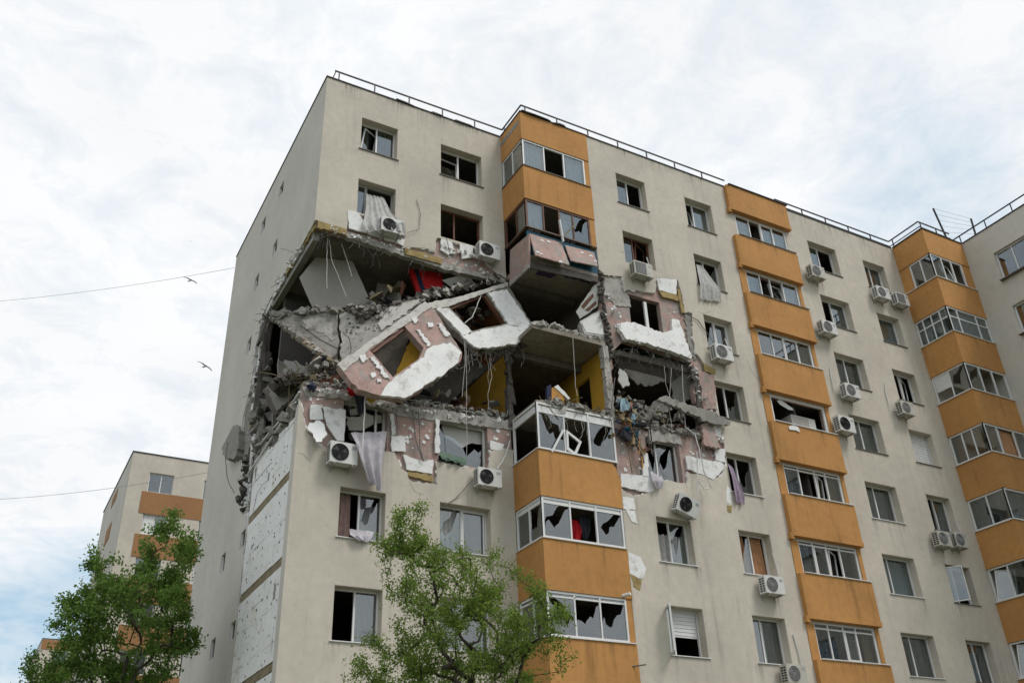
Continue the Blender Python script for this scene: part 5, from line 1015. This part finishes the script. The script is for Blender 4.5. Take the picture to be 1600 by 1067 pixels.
o = slab('tilted_slab', 'conc', [(418, 604), (452, 596), (468, 606), (448, 628), (432, 642), (424, 622)], (.4, 1.6, 14.6), (-.8, -.6, .05), .14, amp=.03, step=.1); tag(o, 'cracked pale slab propped over the top of the bare insulation boards', 'concrete slab')
o = slab('torn_plaster', 'plasterw', [(968, 575), (978, 582), (984, 600), (974, 606), (966, 594)], (10.2, -1.3, 16.8), (-.3, -.9, 0), .06, amp=.02, step=.06); tag(o, 'white plaster shred beside the ochre room wall', 'plaster')
# thin tangled wires
for i, (path, n, y) in enumerate((([(500, 362), (600, 384), (700, 415)], 16, .2), ([(700, 540), (760, 552), (820, 545)], 18, -.4), ([(965, 545), (1030, 560), (1085, 575)], 22, Y1-.05), ([(1000, 675), (1060, 690), (1110, 700)], 14, Y1-.12), ([(480, 610), (560, 620), (640, 640)], 16, -.06), ([(840, 640), (900, 645), (955, 660)], 12, Y1-.08))):
    random.seed(200+i); m = MB()
    for j in range(n):
        t = random.random()*(len(path)-1); k = min(int(t), len(path)-2); u = path[k][0]+(path[k+1][0]-path[k][0])*(t-k); v = path[k][1]+(path[k+1][1]-path[k][1])*(t-k)
        p = onY(u, v, y+random.uniform(-.1, .15)); L_ = random.uniform(.2, 1.1); P = [p]
        dx = random.gauss(0, .12)
        for q in range(1, 7): P.append(p+Vector((dx*q/3+.05*math.sin(q*1.3+j), random.gauss(0, .02), -L_*q/6+.04*math.sin(q*2+j))))
        m.tube(P, .005, 4)
    tag(m.build('tangled_wires', 'wire' if i % 2 else 'wired'), ['thin wires dangling from the ceiling edge of the left room', 'thin wires dangling below the tipped white panel', 'thin wires dangling from the top of the right-hand hole', 'thin wires over the torn wall below the right-hand hole', 'thin wires over the ledge above the corner window', 'thin wires over the broken balcony glazing'][i], 'wires', kind='stuff')
# ------------------------------------------------------------------ rain streaks on the render
def streakmat():
    m = bpy.data.materials.new('rain_stain'); m.use_nodes = True; n = m.node_tree.nodes; l = m.node_tree.links; b = n['Principled BSDF']; b.inputs['Base Color'].default_value = (.09, .08, .068, 1); b.inputs['Roughness'].default_value = .95
    tcx = n.new('ShaderNodeTexCoord'); sp = n.new('ShaderNodeSeparateXYZ'); l.new(tcx.outputs['Generated'], sp.inputs[0])
    g = n.new('ShaderNodeNewGeometry'); mp = n.new('ShaderNodeMapping'); mp.inputs['Scale'].default_value = (14, 14, .5); l.new(g.outputs['Position'], mp.inputs[0])
    no = n.new('ShaderNodeTexNoise'); no.inputs['Scale'].default_value = 1; no.inputs['Detail'].default_value = 4; l.new(mp.outputs[0], no.inputs['Vector'])
    r = n.new('ShaderNodeMapRange'); r.inputs[1].default_value = .45; r.inputs[2].default_value = .75; l.new(no.outputs[0], r.inputs[0])
    def mth(op, a, b2=None):
        q = n.new('ShaderNodeMath'); q.operation = op
        for i, v in enumerate((a, b2)):
            if v is None: continue
            if isinstance(v, (int, float)): q.inputs[i].default_value = v
            else: l.new(v, q.inputs[i])
        return q.outputs[0]
    ex = mth('MULTIPLY', mth('MULTIPLY', sp.outputs[0], mth('SUBTRACT', 1, sp.outputs[0])), 4)
    fz = mth('POWER', sp.outputs[2], 1.6)
    a = mth('MULTIPLY', mth('MULTIPLY', mth('MULTIPLY', r.outputs[0], ex), fz), .48); l.new(a, b.inputs['Alpha']); return m
M['streak'] = streakmat(); random.seed(77)
def stain(x, y, z, w, h): MB().add([(x-w/2, y, z-h), (x+w/2, y, z-h), (x+w/2, y, z), (x-w/2, y, z)], [(0, 1, 2, 3)]).build('rain_stain', 'streak', bld)
for c in 'ABCDEF':
    y = (0 if c in 'AB' else Y1)-.0016
    for k in range(8):
        if c in 'ABC' and k in (1, 2, 3, 4): continue
        for x in (COL[c][0]+.1, COL[c][1]-.1): 
            if random.random() < .85: stain(x+random.gauss(0, .08), y, WB(k)-.04, random.uniform(.2, .6), random.uniform(.5, 1.25))
for x in np.arange(.4, 26.4, .8):
    if 6.6 < x < 10.1 or 16.3 < x < 20.3: continue
    stain(float(x)+random.gauss(0, .2), (0 if x < 6.8 else Y1)-.0016, R-.01, random.uniform(.4, 1.0), random.uniform(.4, 1.1))
for k in range(1, 8):
    for x in (17.2, 17.9, 18.6, 19.3):
        if random.random() < .7: stain(x+random.gauss(0, .12), -1.7456, BT(k)-.01, random.uniform(.15, .4), random.uniform(.6, 1.3))
    if k in (1, 6, 7):
        for x in (7.5, 8.2, 9.0, 9.5): stain(x+random.gauss(0, .12), Y1-.0316, BT(k)-.01, random.uniform(.2, .5), random.uniform(.5, 1.2))
    for x in (27.2, 28.0, 28.8):
        if random.random() < .6: stain(x, -3.2306, BT(k)-.01, random.uniform(.2, .5), random.uniform(.5, 1.1))
for u, v in ((1279, 436), (1297, 524), (1333, 624), (1132, 564), (1211, 928), (1005, 434), (1381, 470)):
    p = onY(u, v, Y1); stain(p.x, Y1-.0017, p.z, .5, 1.2)
